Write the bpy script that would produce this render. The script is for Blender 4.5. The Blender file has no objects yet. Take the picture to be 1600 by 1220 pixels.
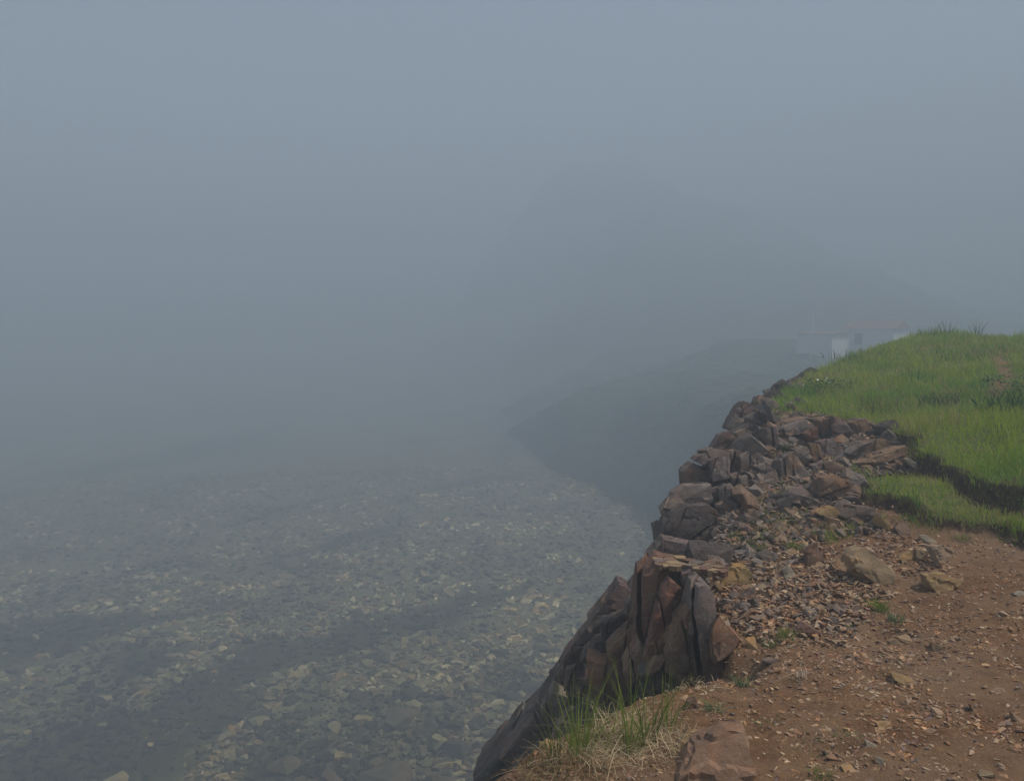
import bpy, bmesh, math, random
import numpy as np
from mathutils import Vector, noise, Matrix

random.seed(7)
rng = np.random.default_rng(11)
scene = bpy.context.scene
col = scene.collection

# ------------------------------------------------------------------ camera
PITCH = math.radians(5.1)
F = 1232.0                      # focal length in pixels of the 1600 px wide photograph
CAMZ = 1.6
cd = bpy.data.cameras.new("camera")
cam = bpy.data.objects.new("camera", cd)
col.objects.link(cam)
cam.location = (0, 0, CAMZ)
cam.rotation_euler = (math.radians(90) - PITCH, 0, 0)
cd.sensor_width = 36
cd.lens = F / 1600 * 36
cd.clip_start = 0.05
cd.clip_end = 5000
scene.camera = cam

# ------------------------------------------------------------------ light
SUN_EL, SUN_AZ = 55, 86         # azimuth measured from +Y (view direction) towards +X (right)
world = bpy.data.worlds.new("World")
scene.world = world
world.use_nodes = True
nt = world.node_tree
sky = nt.nodes.new("ShaderNodeTexSky")
sky.sky_type = 'NISHITA'
sky.sun_disc = False
sky.sun_elevation = math.radians(SUN_EL)
sky.sun_rotation = math.radians(SUN_AZ)
sky.dust_density = 3.0
bg = nt.nodes["Background"]
bg.inputs["Strength"].default_value = 0.092
nt.links.new(sky.outputs[0], bg.inputs[0])
sd = bpy.data.lights.new("sun", 'SUN')
sun = bpy.data.objects.new("sun", sd)
col.objects.link(sun)
sd.energy = 5.0
sd.angle = math.radians(3)
sd.color = (1.0, 0.94, 0.86)
_e, _a = math.radians(SUN_EL), math.radians(SUN_AZ)
sdir = Vector((math.sin(_a) * math.cos(_e), math.cos(_a) * math.cos(_e), math.sin(_e)))
sun.rotation_euler = sdir.to_track_quat('Z', 'Y').to_euler()
sun.location = sdir * 300

scene.view_settings.view_transform = 'Standard'
scene.view_settings.look = 'None'
scene.view_settings.exposure = 0.27
scene.view_settings.gamma = 1
scene.view_settings.use_curve_mapping = False
scene.render.engine = 'CYCLES'
cy = scene.cycles
cy.use_denoising = True
cy.max_bounces = 6
cy.diffuse_bounces = 2
cy.volume_bounces = 2
cy.transparent_max_bounces = 8
cy.use_adaptive_sampling = True
cy.adaptive_threshold = 0.02

# ------------------------------------------------------------------ helpers
cp, sp = math.cos(PITCH), math.sin(PITCH)

def P(px, py, D):
    """photo pixel + distance along the view axis on the ground -> point in the place"""
    a, b = (px - 800) / F, (610 - py) / F
    t = D / (cp + b * sp)
    return Vector((a * t, D, CAMZ + t * (-sp + b * cp)))

def proj(x, y, z):
    x, y, z = map(np.asarray, (x, y, z))
    zz = z - CAMZ
    f = y * cp - zz * sp
    u = y * sp + zz * cp
    f = np.where(f > 0.05, f, np.nan)
    return 800 + F * x / f, 610 - F * u / f

def vnoise(x, y, seed=0):
    x = np.asarray(x, float); y = np.asarray(y, float)
    xi = np.floor(x).astype(np.int64); yi = np.floor(y).astype(np.int64)
    fx = x - xi; fy = y - yi
    fx = fx * fx * (3 - 2 * fx); fy = fy * fy * (3 - 2 * fy)
    def h(a, b):
        n = (a * 374761393 + b * 668265263 + seed * 974634777) & 0xFFFFFFFF
        n = ((n ^ (n >> 13)) * 1274126177) & 0xFFFFFFFF
        return ((n ^ (n >> 16)) & 0xFFFFFF) / float(0xFFFFFF)
    return (h(xi, yi) * (1 - fx) + h(xi + 1, yi) * fx) * (1 - fy) + (h(xi, yi + 1) * (1 - fx) + h(xi + 1, yi + 1) * fx) * fy

def fbm(x, y, seed=0, octs=4):
    s = 0; a = 1; n = 0
    for k in range(octs):
        s = s + a * (vnoise(x, y, seed + k * 17) - 0.5); n += a
        x = x * 2.03 + 5.1; y = y * 2.03 + 9.7; a *= 0.5
    return s / n * 2

def inpoly(x, y, poly):
    x = np.asarray(x); y = np.asarray(y)
    c = np.zeros(x.shape, bool)
    n = len(poly)
    for i in range(n):
        x1, y1 = poly[i]; x2, y2 = poly[(i + 1) % n]
        if y1 == y2: continue
        cond = ((y1 > y) != (y2 > y)) & (x < (x2 - x1) * (y - y1) / (y2 - y1) + x1)
        c ^= cond
    return c

def tps(pts):
    pts = np.array(pts, float)
    X = pts[:, :2]; z = pts[:, 2]; n = len(X)
    d2 = ((X[:, None] - X[None]) ** 2).sum(-1)
    K = 0.5 * d2 * np.log(d2 + 1e-9) + np.eye(n) * 0.02
    A = np.zeros((n + 3, n + 3)); A[:n, :n] = K; A[:n, n] = 1; A[:n, n + 1:] = X
    A[n, :n] = 1; A[n + 1:, :n] = X.T
    w = np.linalg.solve(A, np.concatenate([z, [0, 0, 0]]))
    def f(x, y):
        x = np.asarray(x, float); y = np.asarray(y, float)
        r = w[n] + w[n + 1] * x + w[n + 2] * y
        for i in range(n):
            q = (x - X[i, 0]) ** 2 + (y - X[i, 1]) ** 2
            r = r + w[i] * 0.5 * q * np.log(q + 1e-9)
        return r
    return f

def sstep(a, b, x):
    t = np.clip((x - a) / (b - a), 0, 1)
    return t * t * (3 - 2 * t)

def mesh_np(name, V, Fc, mat=None, attrs=None, smooth=False, k=None):
    """mesh from numpy vertices and faces (all of the same size)"""
    me = bpy.data.meshes.new(name)
    V = np.asarray(V, np.float32); Fc = np.asarray(Fc, np.int32)
    me.vertices.add(len(V)); me.vertices.foreach_set("co", V.ravel())
    nf, k = Fc.shape
    me.loops.add(nf * k); me.loops.foreach_set("vertex_index", Fc.ravel())
    me.polygons.add(nf)
    me.polygons.foreach_set("loop_start", np.arange(nf, dtype=np.int32) * k)
    me.polygons.foreach_set("loop_total", np.full(nf, k, np.int32))
    me.polygons.foreach_set("use_smooth", np.full(nf, smooth))
    me.update(calc_edges=True)
    if attrs:
        for an, (data, typ) in attrs.items():
            at = me.attributes.new(an, typ, 'POINT')
            if typ == 'FLOAT':
                at.data.foreach_set("value", np.asarray(data, np.float32).ravel())
            else:
                d = np.ones((len(V), 4), np.float32); d[:, :3] = data
                at.data.foreach_set("color", d.ravel())
    if mat: me.materials.append(mat)
    return me

def link(name, me, parent=None, label=None, cat=None, group=None, kind=None, loc=None):
    o = bpy.data.objects.new(name, me)
    col.objects.link(o)
    if parent: o.parent = parent
    if loc is not None: o.location = loc
    for kk, v in (("label", label), ("category", cat), ("group", group), ("kind", kind)):
        if v: o[kk] = v
    return o

# ------------------------------------------------------------------ materials
def newmat(name):
    m = bpy.data.materials.new(name); m.use_nodes = True
    n = m.node_tree
    b = n.nodes["Principled BSDF"]
    b.inputs["Roughness"].default_value = 0.9
    b.inputs["Specular IOR Level"].default_value = 0.25
    return m, n, b

def N(n, t, **kw):
    x = n.nodes.new(t)
    for k_, v in kw.items():
        if k_ in x.inputs: x.inputs[k_].default_value = v
        else: setattr(x, k_, v)
    return x

def mixrgb(n, a, b, fac, mode='MIX'):
    m = n.nodes.new("ShaderNodeMix"); m.data_type = 'RGBA'; m.blend_type = mode
    for s, v in ((m.inputs[0], fac), (m.inputs[6], a), (m.inputs[7], b)):
        if isinstance(v, bpy.types.NodeSocket): n.links.new(v, s)
        else: s.default_value = v if not isinstance(v, tuple) else (*v, 1)[:4]
    return m.outputs[2]

def noisef(n, scale, detail=6, rough=0.6, vec=None, lo=0.35, hi=0.65, seed=0):
    t = N(n, "ShaderNodeTexNoise", Scale=scale, Detail=detail, Roughness=rough)
    if vec is not None:
        if seed:
            a = N(n, "ShaderNodeVectorMath", operation='ADD'); n.links.new(vec, a.inputs[0]); a.inputs[1].default_value = (seed, seed * 1.7, -seed)
            vec = a.outputs[0]
        n.links.new(vec, t.inputs["Vector"])
    r = N(n, "ShaderNodeMapRange"); r.clamp = True
    n.links.new(t.outputs["Fac"], r.inputs[0]); r.inputs[1].default_value = lo; r.inputs[2].default_value = hi
    return r.outputs[0]

def bump(n, b, h, strength=0.5, dist=0.02, prev=None):
    bm_ = N(n, "ShaderNodeBump", Strength=strength, Distance=dist)
    n.links.new(h, bm_.inputs["Height"])
    if prev is not None: n.links.new(prev, bm_.inputs["Normal"])
    n.links.new(bm_.outputs[0], b.inputs["Normal"])
    return bm_.outputs[0]

def rock_material(name, scale=1.0, lichen=0.35, use_obj=True, attr=None, dark=(0.40, 0.36, 0.36)):
    m, n, b = newmat(name)
    geo = N(n, "ShaderNodeNewGeometry")
    pos = geo.outputs["Position"]
    if use_obj:
        base = N(n, "ShaderNodeObjectInfo").outputs["Color"]
    else:
        base = N(n, "ShaderNodeAttribute", attribute_name=attr).outputs["Color"]
    c = mixrgb(n, base, dark, noisef(n, 9 * scale, 8, .7, pos), 'MULTIPLY')
    big = noisef(n, 2.3 * scale, 5, .6, pos, .3, .7, 3)
    c2 = mixrgb(n, c, base, big)
    warm = mixrgb(n, c2, (1.5, 1.12, .78), noisef(n, 3.1 * scale, 4, .6, pos, .5, .75, 9), 'MULTIPLY')
    lf = noisef(n, 6 * scale, 9, .75, pos, .56, .66, 21)
    lm = N(n, "ShaderNodeMath", operation='MULTIPLY'); n.links.new(lf, lm.inputs[0]); lm.inputs[1].default_value = lichen
    c3 = mixrgb(n, warm, (0.26, 0.25, 0.17), lm.outputs[0])
    sp_ = noisef(n, 60 * scale, 3, .6, pos, .58, .72, 5)
    sm = N(n, "ShaderNodeMath", operation='MULTIPLY'); n.links.new(sp_, sm.inputs[0]); sm.inputs[1].default_value = .45
    c4 = mixrgb(n, c3, (0.34, 0.30, 0.26), sm.outputs[0])
    n.links.new(c4, b.inputs["Base Color"])
    t = N(n, "ShaderNodeTexNoise", Scale=14 * scale, Detail=10, Roughness=.7); n.links.new(pos, t.inputs["Vector"])
    p1 = bump(n, b, t.outputs["Fac"], .7, .02 / scale)
    v = N(n, "ShaderNodeTexVoronoi", Scale=7 * scale, feature='DISTANCE_TO_EDGE')
    wp = N(n, "ShaderNodeTexNoise", Scale=5 * scale, Detail=3); n.links.new(pos, wp.inputs["Vector"])
    mv = N(n, "ShaderNodeVectorMath", operation='MULTIPLY_ADD'); n.links.new(wp.outputs["Color"], mv.inputs[0]); mv.inputs[1].default_value = (.25 / scale,) * 3; n.links.new(pos, mv.inputs[2])
    n.links.new(mv.outputs[0], v.inputs["Vector"])
    r = N(n, "ShaderNodeMapRange"); r.inputs[2].default_value = .06; n.links.new(v.outputs["Distance"], r.inputs[0])
    bump(n, b, r.outputs[0], .10, .006 / scale, p1)
    return m

M_rock = rock_material("rock")
M_cliff = rock_material("cliff_rock", use_obj=True)
M_peb = rock_material("pebble", 3.0, .1, use_obj=False, attr="Col", dark=(.75, .72, .70))
M_sea_stone = rock_material("sea_stone", .25, .3, use_obj=False, attr="Col")
M_sea_boulder = rock_material("sea_boulder", .3, .3)

def grass_material(name, transl=.35):
    m, n, b = newmat(name)
    a = N(n, "ShaderNodeAttribute", attribute_name="Col")
    n.links.new(a.outputs["Color"], b.inputs["Base Color"])
    b.inputs["Roughness"].default_value = .7; b.inputs["Specular IOR Level"].default_value = .05
    tr = N(n, "ShaderNodeBsdfTranslucent"); n.links.new(a.outputs["Color"], tr.inputs["Color"])
    mx = N(n, "ShaderNodeMixShader"); mx.inputs[0].default_value = transl
    n.links.new(b.outputs[0], mx.inputs[1]); n.links.new(tr.outputs[0], mx.inputs[2])
    n.links.new(mx.outputs[0], n.nodes["Material Output"].inputs[0])
    return m
M_grass = grass_material("grass_blades")

def plain(name, c, rough=.8, var=.25, scale=5):
    m, n, b = newmat(name)
    geo = N(n, "ShaderNodeNewGeometry")
    cc = mixrgb(n, c, tuple(x * (1 - var) for x in c), noisef(n, scale, 6, .6, geo.outputs["Position"]))
    n.links.new(cc, b.inputs["Base Color"]); b.inputs["Roughness"].default_value = rough
    return m

# ------------------------------------------------------------------ terrain functions
ctl = [P(*q) for q in [
    (1600, 900, 4.9), (1500, 850, 5.8), (1430, 775, 7.0), (1540, 760, 7.3), (1600, 765, 6.9), (1450, 720, 8.1),
    (1400, 668, 9.5), (1500, 655, 9.4), (1590, 625, 10), (1350, 600, 13), (1500, 562, 14), (1250, 700, 9), (1300, 750, 7.7),
    (1250, 830, 6.3), (1200, 900, 5.2), (1300, 980, 4.3), (1200, 1010, 4.05), (1100, 1095, 3.45), (1000, 1150, 3.05),
    (850, 1200, 2.75), (1600, 1200, 2.65), (1500, 1000, 4.0), (1300, 1150, 3.0),
    (1285, 566, 16.2), (1350, 544, 17), (1420, 522, 18), (1500, 525, 18.2), (1600, 532, 18), (1180, 635, 11), (1215, 607, 13.5), (1145, 672, 9.5), (1075, 770, 7.6), (1040, 850, 6.0)]]
ctl = [tuple(c) for c in ctl] + [(0, 0, 0), (3, 0, 0), (-2, -3, -.1), (8, 1, .1), (8, 5, .25), (14, 8, .7), (14, -3, 0), (16, 16, 1.3), (13, 27, .2), (22, 32, -.6), (24, 20, 1), (4, -5, 0), (19, 24, .6)]
top_h = tps(ctl)

EY = [-8, -2, 0, 2.3, 2.75, 3.2, 3.6, 3.9, 4.35, 4.9, 5.3, 6, 7, 8, 9.5, 11, 14, 16, 17, 18, 20, 23, 27, 34]
EX = [-4, -2.2, -1.2, -.5, -.02, .17, .55, 1.12, 1.24, 1.24, 1.20, 1.52, 1.95, 2.3, 3.0, 3.6, 4.9, 6.35, 7.7, 9.1, 11.5, 14, 17, 21]
def edge_x(y): return np.interp(y, EY, EX)

TURF = [(1195, 628), (1235, 592), (1285, 555), (1350, 530), (1420, 500), (1600, 480), (2600, 460), (2600, 840), (1700, 822), (1600, 800), (1545, 788), (1490, 764), (1445, 732), (1408, 690), (1350, 655), (1290, 645), (1235, 645)]
PATCH = [(1332, 775), (1342, 752), (1395, 742), (1450, 748), (1500, 775), (1545, 802), (1620, 826), (1800, 866), (1800, 890), (1600, 850), (1540, 830), (1490, 818), (1430, 807), (1375, 792)]

HOLLOWS = [(P(1378, 985, 4.35).x, 4.25, .10, .07), (P(1318, 1165, 2.95).x, 2.95, .05, .03), (P(1150, 1040, 3.85).x, 3.9, .14, .12), (P(1440, 1010, 4.0).x, 4.0, .15, .03)]

def turf_masks(x, y, zb):
    """how much turf stands on a point of the ground, 0..1 (mound, small patch)"""
    wx = x + .28 * fbm(x * 2.4, y * 2.4, 3, 5) ; wy = y + .34 * fbm(x * 2.4, y * 2.4, 8, 5)
    px, py = proj(wx, wy, zb)
    m1 = inpoly(np.nan_to_num(px), np.nan_to_num(py), TURF) & (y > 5)
    back = (wx > edge_x(wy) + .15) & (wy > 14.5)
    m1 = m1 & ~(inpoly(np.nan_to_num(px), np.nan_to_num(py), [(1562, 545), (1580, 545), (1578, 580), (1560, 625), (1545, 622), (1552, 585)]))   # trodden gap
    m2 = inpoly(np.nan_to_num(px), np.nan_to_num(py), PATCH) & (y > 4)
    return m1 | back, m2

def drop(s):
    s = np.maximum(s, 0)
    near = np.where(s < 2.4, 1.12 * s ** 1.25, 1.12 * 2.4 ** 1.25 + (s - 2.4) * 2.6)
    return near

def soft_mask(x, y, zb):
    # average of a few shifted samples gives a short soft slope at the bank
    acc1 = 0; acc2 = 0
    for dx, dy in ((0, 0), (.05, 0), (-.05, 0), (0, .07), (0, -.07)):
        a, b_ = turf_masks(x + dx, y + dy, zb); acc1 = acc1 + a; acc2 = acc2 + b_
    return acc1 / 5, acc2 / 5

def height(x, y, full=False):
    x = np.asarray(x, float); y = np.asarray(y, float)
    zb = top_h(x, y)
    s = edge_x(y) - x
    m1, m2 = soft_mask(x, y, zb)
    bank = 0.21 * m1 * sstep(10.2, 8.2, y) + .10 * m2 * (.3 + 1.1 * vnoise(x * 2.1, y * 2.1, 88))
    z = zb + bank + .03 * fbm(x * 1.3, y * 1.3, 2) + .012 * fbm(x * 7, y * 7, 5) + .012 * fbm(x * 16, y * 16, 15, 2) * (y < 9) - .03
    for hx, hy, hr, hd in HOLLOWS:
        z = z - hd * np.exp(-((x - hx) ** 2 + ((y - hy) * 1.2) ** 2) / hr ** 2)
    sN = s + .18 * fbm(x * 2 + 3, y * 2.2, 31) * sstep(-.3, .3, s)
    z = z - drop(sN) * (1 + 2.0 * sstep(3.62, 3.85, y) * sstep(5.3, 4.7, y)) - .05 * sstep(-.25, 0, s)
    z = z - 1.0 * sstep(-.02, .22, s) * sstep(3.68, 3.85, y) * sstep(5.25, 4.9, y) - .30 * sstep(0, .3, s) * sstep(5.2, 5.4, y) * sstep(13, 10, y)
    # broken rock: blocky steps on the slope
    blk = (vnoise(np.floor(x * 5 + y * 1.7) * 1.37, np.floor(y * 4.1 - x) * 1.91, 77) - .5)
    z = z + blk * .18 * sstep(-.1, .3, s)
    z = np.maximum(z, -23)
    if full: return z, s, m1, m2
    return z

def hit(px, py, d0=2.0, d1=26.0, n=700):
    """distance where the sight line of a photo pixel meets the ground"""
    D = np.linspace(d0, d1, n)
    a, b = (px - 800) / F, (610 - py) / F
    t = D / (cp + b * sp)
    x = a * t; z = CAMZ + t * (-sp + b * cp)
    g = height(x, D) - z
    k = np.argmax(g > 0)
    return float(D[k]) if g[k] > 0 else float(D[-1])

# ------------------------------------------------------------------ ground and cliff (one survey, two sheets)
ys = [-8.0]
while ys[-1] < 34:
    y = ys[-1]
    ys.append(y + (.35 if y < 1.5 else max(.022, .0085 * y) if y < 20 else .35))
ys = np.array(ys)
xs = [-14.0]
while xs[-1] < 34:
    x = xs[-1]
    xs.append(x + (.25 if x < -1 else .03 if x < 5.5 else .06 if x < 11 else .3))
xs = np.array(xs)
X, Y = np.meshgrid(xs, ys)
Z, S, M1, M2 = height(X, Y, True)
nx, ny = len(xs), len(ys)
idx = np.arange(nx * ny).reshape(ny, nx)
quads = np.stack([idx[:-1, :-1], idx[:-1, 1:], idx[1:, 1:], idx[1:, :-1]], -1).reshape(-1, 4)
Sq = S.ravel()[quads].mean(1)
turf = np.maximum(M1, M2)
gy, gx = np.gradient(turf)
humus = np.clip(np.abs(gx) + np.abs(gy), 0, 1) * 2.6 * sstep(9.6, 8.6, Y)
dryrock = np.clip(sstep(.5, -.2, -S) , 0, 1)
def submesh(name, sel, mat):
    q = quads[sel]; u, inv = np.unique(q, return_inverse=True)
    V = np.stack([X.ravel(), Y.ravel(), Z.ravel()], -1)[u]
    return mesh_np(name, V, inv.reshape(-1, 4), mat, {
        "turf": (turf.ravel()[u], 'FLOAT'), "humus": (np.clip(humus.ravel()[u], 0, 1), 'FLOAT')}, smooth=True)

m, n, b = newmat("soil")
M_soil = m; b.inputs['Specular IOR Level'].default_value = .05
pos = N(n, "ShaderNodeNewGeometry").outputs["Position"]
c = mixrgb(n, (.140, .068, .032), (.235, .134, .068), noisef(n, 2.2, 8, .65, pos))
c = mixrgb(n, c, (.085, .040, .021), noisef(n, 9, 8, .7, pos, .5, .75, 4))
c = mixrgb(n, c, (.34, .215, .13), noisef(n, 70, 4, .7, pos, .56, .70, 7))
c = mixrgb(n, c, (.22, .145, .09), noisef(n, .9, 5, .6, pos, .45, .7, 12))
ta = N(n, "ShaderNodeAttribute", attribute_name="turf").outputs["Fac"]
ha = N(n, "ShaderNodeAttribute", attribute_name="humus").outputs["Fac"]
gcol = mixrgb(n, (.08, .12, .028), (.14, .14, .05), noisef(n, 5, 6, .6, pos))
c = mixrgb(n, c, gcol, ta)
hm = N(n, 'ShaderNodeMath', operation='MULTIPLY'); n.links.new(ha, hm.inputs[0]); n.links.new(noisef(n, 7, 6, .7, pos, .3, .5, 31), hm.inputs[1])
c = mixrgb(n, c, (.045, .026, .016), hm.outputs[0])
n.links.new(c, b.inputs["Base Color"])
t1 = N(n, "ShaderNodeTexNoise", Scale=55, Detail=6, Roughness=.75); n.links.new(pos, t1.inputs["Vector"])
p1 = bump(n, b, t1.outputs["Fac"], .9, .012)
t2 = N(n, "ShaderNodeTexVoronoi", Scale=75); n.links.new(pos, t2.inputs["Vector"])
bump(n, b, t2.outputs["Distance"], -.5, .008, p1)

ground = link("ground", submesh("ground", Sq < .12, M_soil), kind="structure")
cliff = link("cliff", submesh("cliff", Sq >= .12, M_cliff), kind="structure")
cliff.color = (.10, .078, .07, 1)
cliff["label"] = "dark broken rock face falling from the path edge to the sea"

# ------------------------------------------------------------------ rocks
GREY = (.20, .158, .130); PURP = (.16, .115, .096); DARK = (.095, .072, .062); BRN = (.21, .132, .082)
TAN = (.33, .23, .135); OCH = (.32, .21, .095); RED = (.17, .090, .060); LITE = (.36, .30, .22)

def finish_rock(bm, size, detail=True, amp=.035, seed=0):
    bmesh.ops.recalc_face_normals(bm, faces=bm.faces)
    if detail:
        bmesh.ops.bevel(bm, geom=[e for e in bm.edges if e.is_manifold and e.calc_face_angle(0) > .35], offset=size * .010, segments=1, profile=.5, affect='EDGES')
        bmesh.ops.triangulate(bm, faces=bm.faces)
        L = size / 9
        for it in range(4):
            es = [e for e in bm.edges if e.calc_length() > L]
            if not es: break
            bmesh.ops.subdivide_edges(bm, edges=es, cuts=1)
            bmesh.ops.triangulate(bm, faces=[f for f in bm.faces if len(f.verts) > 3])
        bm.normal_update()
        off = Vector((seed * 3.1, seed * 1.7, seed * .9))
        mv = []
        for v in bm.verts:
            q = v.co / size
            d = noise.fractal(q * 2.2 + off, 1.0, 2.0, 3) * 1.0
            cr = noise.cell(q * 3.1 + off + noise.noise_vector(q * 3 + off) * .3) - .5
            mv.append(v.co + v.normal * size * (amp * .55 * d + amp * .55 * cr))
        for v, c_ in zip(bm.verts, mv): v.co = c_

def hull_rock(name, pts, color, parent=None, detail=True, amp=.035, mat=None, label=None, cat=None, group=None, seed=0, split=0):
    c_ = sum(pts, Vector()) / len(pts)
    bm = bmesh.new()
    for p in pts: bm.verts.new(p - c_)
    r = bmesh.ops.convex_hull(bm, input=bm.verts)
    junk = [g for g in r["geom_interior"] + r["geom_unused"] if isinstance(g, bmesh.types.BMVert)]
    if junk: bmesh.ops.delete(bm, geom=list(set(junk)), context='VERTS')
    ext = [max(p[i] for p in pts) - min(p[i] for p in pts) for i in range(3)]
    size = sorted(ext)[1]
    if split:                     # joints: the block is broken along planes into pieces that sit a few mm apart
        rnd = random.Random(seed * 13 + 5)
        pieces = [bm]
        for q in range(split):
            tall = ext[2] > ext[0] * 1.2
            nrm = Vector((1, rnd.uniform(-.5, .2), rnd.uniform(-.35, .35))) if (tall or q == 0) else Vector((rnd.uniform(-.5, .5), rnd.uniform(-.3, .1), 1))
            if not tall and rnd.random() < .4: nrm = Vector((rnd.uniform(-.7, .2), -.1, 1))
            nrm.normalize()
            new = []
            for b_ in pieces:
                if len(b_.verts) < 4: new.append(b_); continue
                cc = sum((v.co for v in b_.verts), Vector()) / len(b_.verts)
                po = cc + Vector((rnd.uniform(-.12, .12) * ext[0], 0, rnd.uniform(-.15, .15) * ext[2]))
                b2 = b_.copy()
                for bb, outer in ((b_, True), (b2, False)):
                    bmesh.ops.bisect_plane(bb, geom=bb.verts[:] + bb.edges[:] + bb.faces[:], plane_co=po, plane_no=nrm, clear_outer=outer, clear_inner=not outer)
                    bmesh.ops.holes_fill(bb, edges=[e for e in bb.edges if e.is_boundary])
                    sh = nrm * size * (-.012 if outer else .012) + Vector((0, rnd.uniform(-.05, .05) * size, rnd.uniform(-.02, .02) * size))
                    for v in bb.verts: v.co += sh
                new += [b_, b2]
            pieces = new
        out = None
        for k, b_ in enumerate(pieces):
            if len(b_.faces) < 4: b_.free(); continue
            finish_rock(b_, size * .7, detail, amp, seed + k * 31)
            out = rock_obj(name, b_, c_, color, parent, mat, label, cat, group)
        return out
    finish_rock(bm, size, detail, amp, seed)
    return rock_obj(name, bm, c_, color, parent, mat, label, cat, group)

def rock_obj(name, bm, c_, color, parent, mat, label, cat, group):
    me = bpy.data.meshes.new(name); bm.to_mesh(me); bm.free()
    me.materials.append(mat or M_rock)
    for p in me.polygons: p.use_smooth = True
    me.set_sharp_from_angle(angle=math.radians(22))
    o = link(name, me, parent, label, cat, group, loc=c_)
    v = random.uniform(.85, 1.15)
    o.color = (color[0] * v, color[1] * v * random.uniform(.96, 1.03), color[2] * v * random.uniform(.92, 1.06), 1)
    return o

_rs = 0
def traced(poly, D, color, thick=1.0, tilt=.35, bulge=.28, drop_=.18, down=0, **kw):
    """a rock whose outline from the path is the given pixel polygon, standing D metres away, with its own depth"""
    global _rs; _rs += 1
    rnd = random.Random(_rs)
    yb = max(p[1] for p in poly)
    base = P(poly[0][0], yb, D)
    pts = []
    for x, y in poly:
        h = max(0, P(x, y, D).z - base.z)
        pts.append(P(x, y, D + tilt * h + rnd.uniform(-.02, .02)))
    c_ = sum(pts, Vector()) / len(pts)
    w = max(p.x for p in pts) - min(p.x for p in pts)
    h = max(p.z for p in pts) - min(p.z for p in pts)
    sz = (w + h) / 2
    out = list(pts)
    k = .5 + rnd.uniform(-.08, .1)
    sx = rnd.uniform(-.14, .14) * w
    th0 = rnd.uniform(0, 6.28)
    for j in range(kw.pop('facets', None) or rnd.choice([2, 3, 3, 4])):
        p = pts[int((j / 3 + rnd.random() * .2) * len(pts)) % len(pts)]
        q = c_ + (p - c_) * rnd.uniform(.45, .92)
        out.append(q + Vector((sx * .5, -bulge * sz * rnd.uniform(.5, 1.2), -drop_ * sz)))
    for p in pts:
        q = c_ + (p - c_) * kw.get('back', .85)
        out.append(q + Vector((.1 * sz, thick * sz, -.15 * sz)))
    kw.pop('back', None)
    if down:
        out += [q - Vector((0, -.3 * sz, down)) for q in pts[len(pts)//2:]]
    return hull_rock(kw.pop('name', 'rock'), out, color, seed=_rs, **kw)

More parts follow.
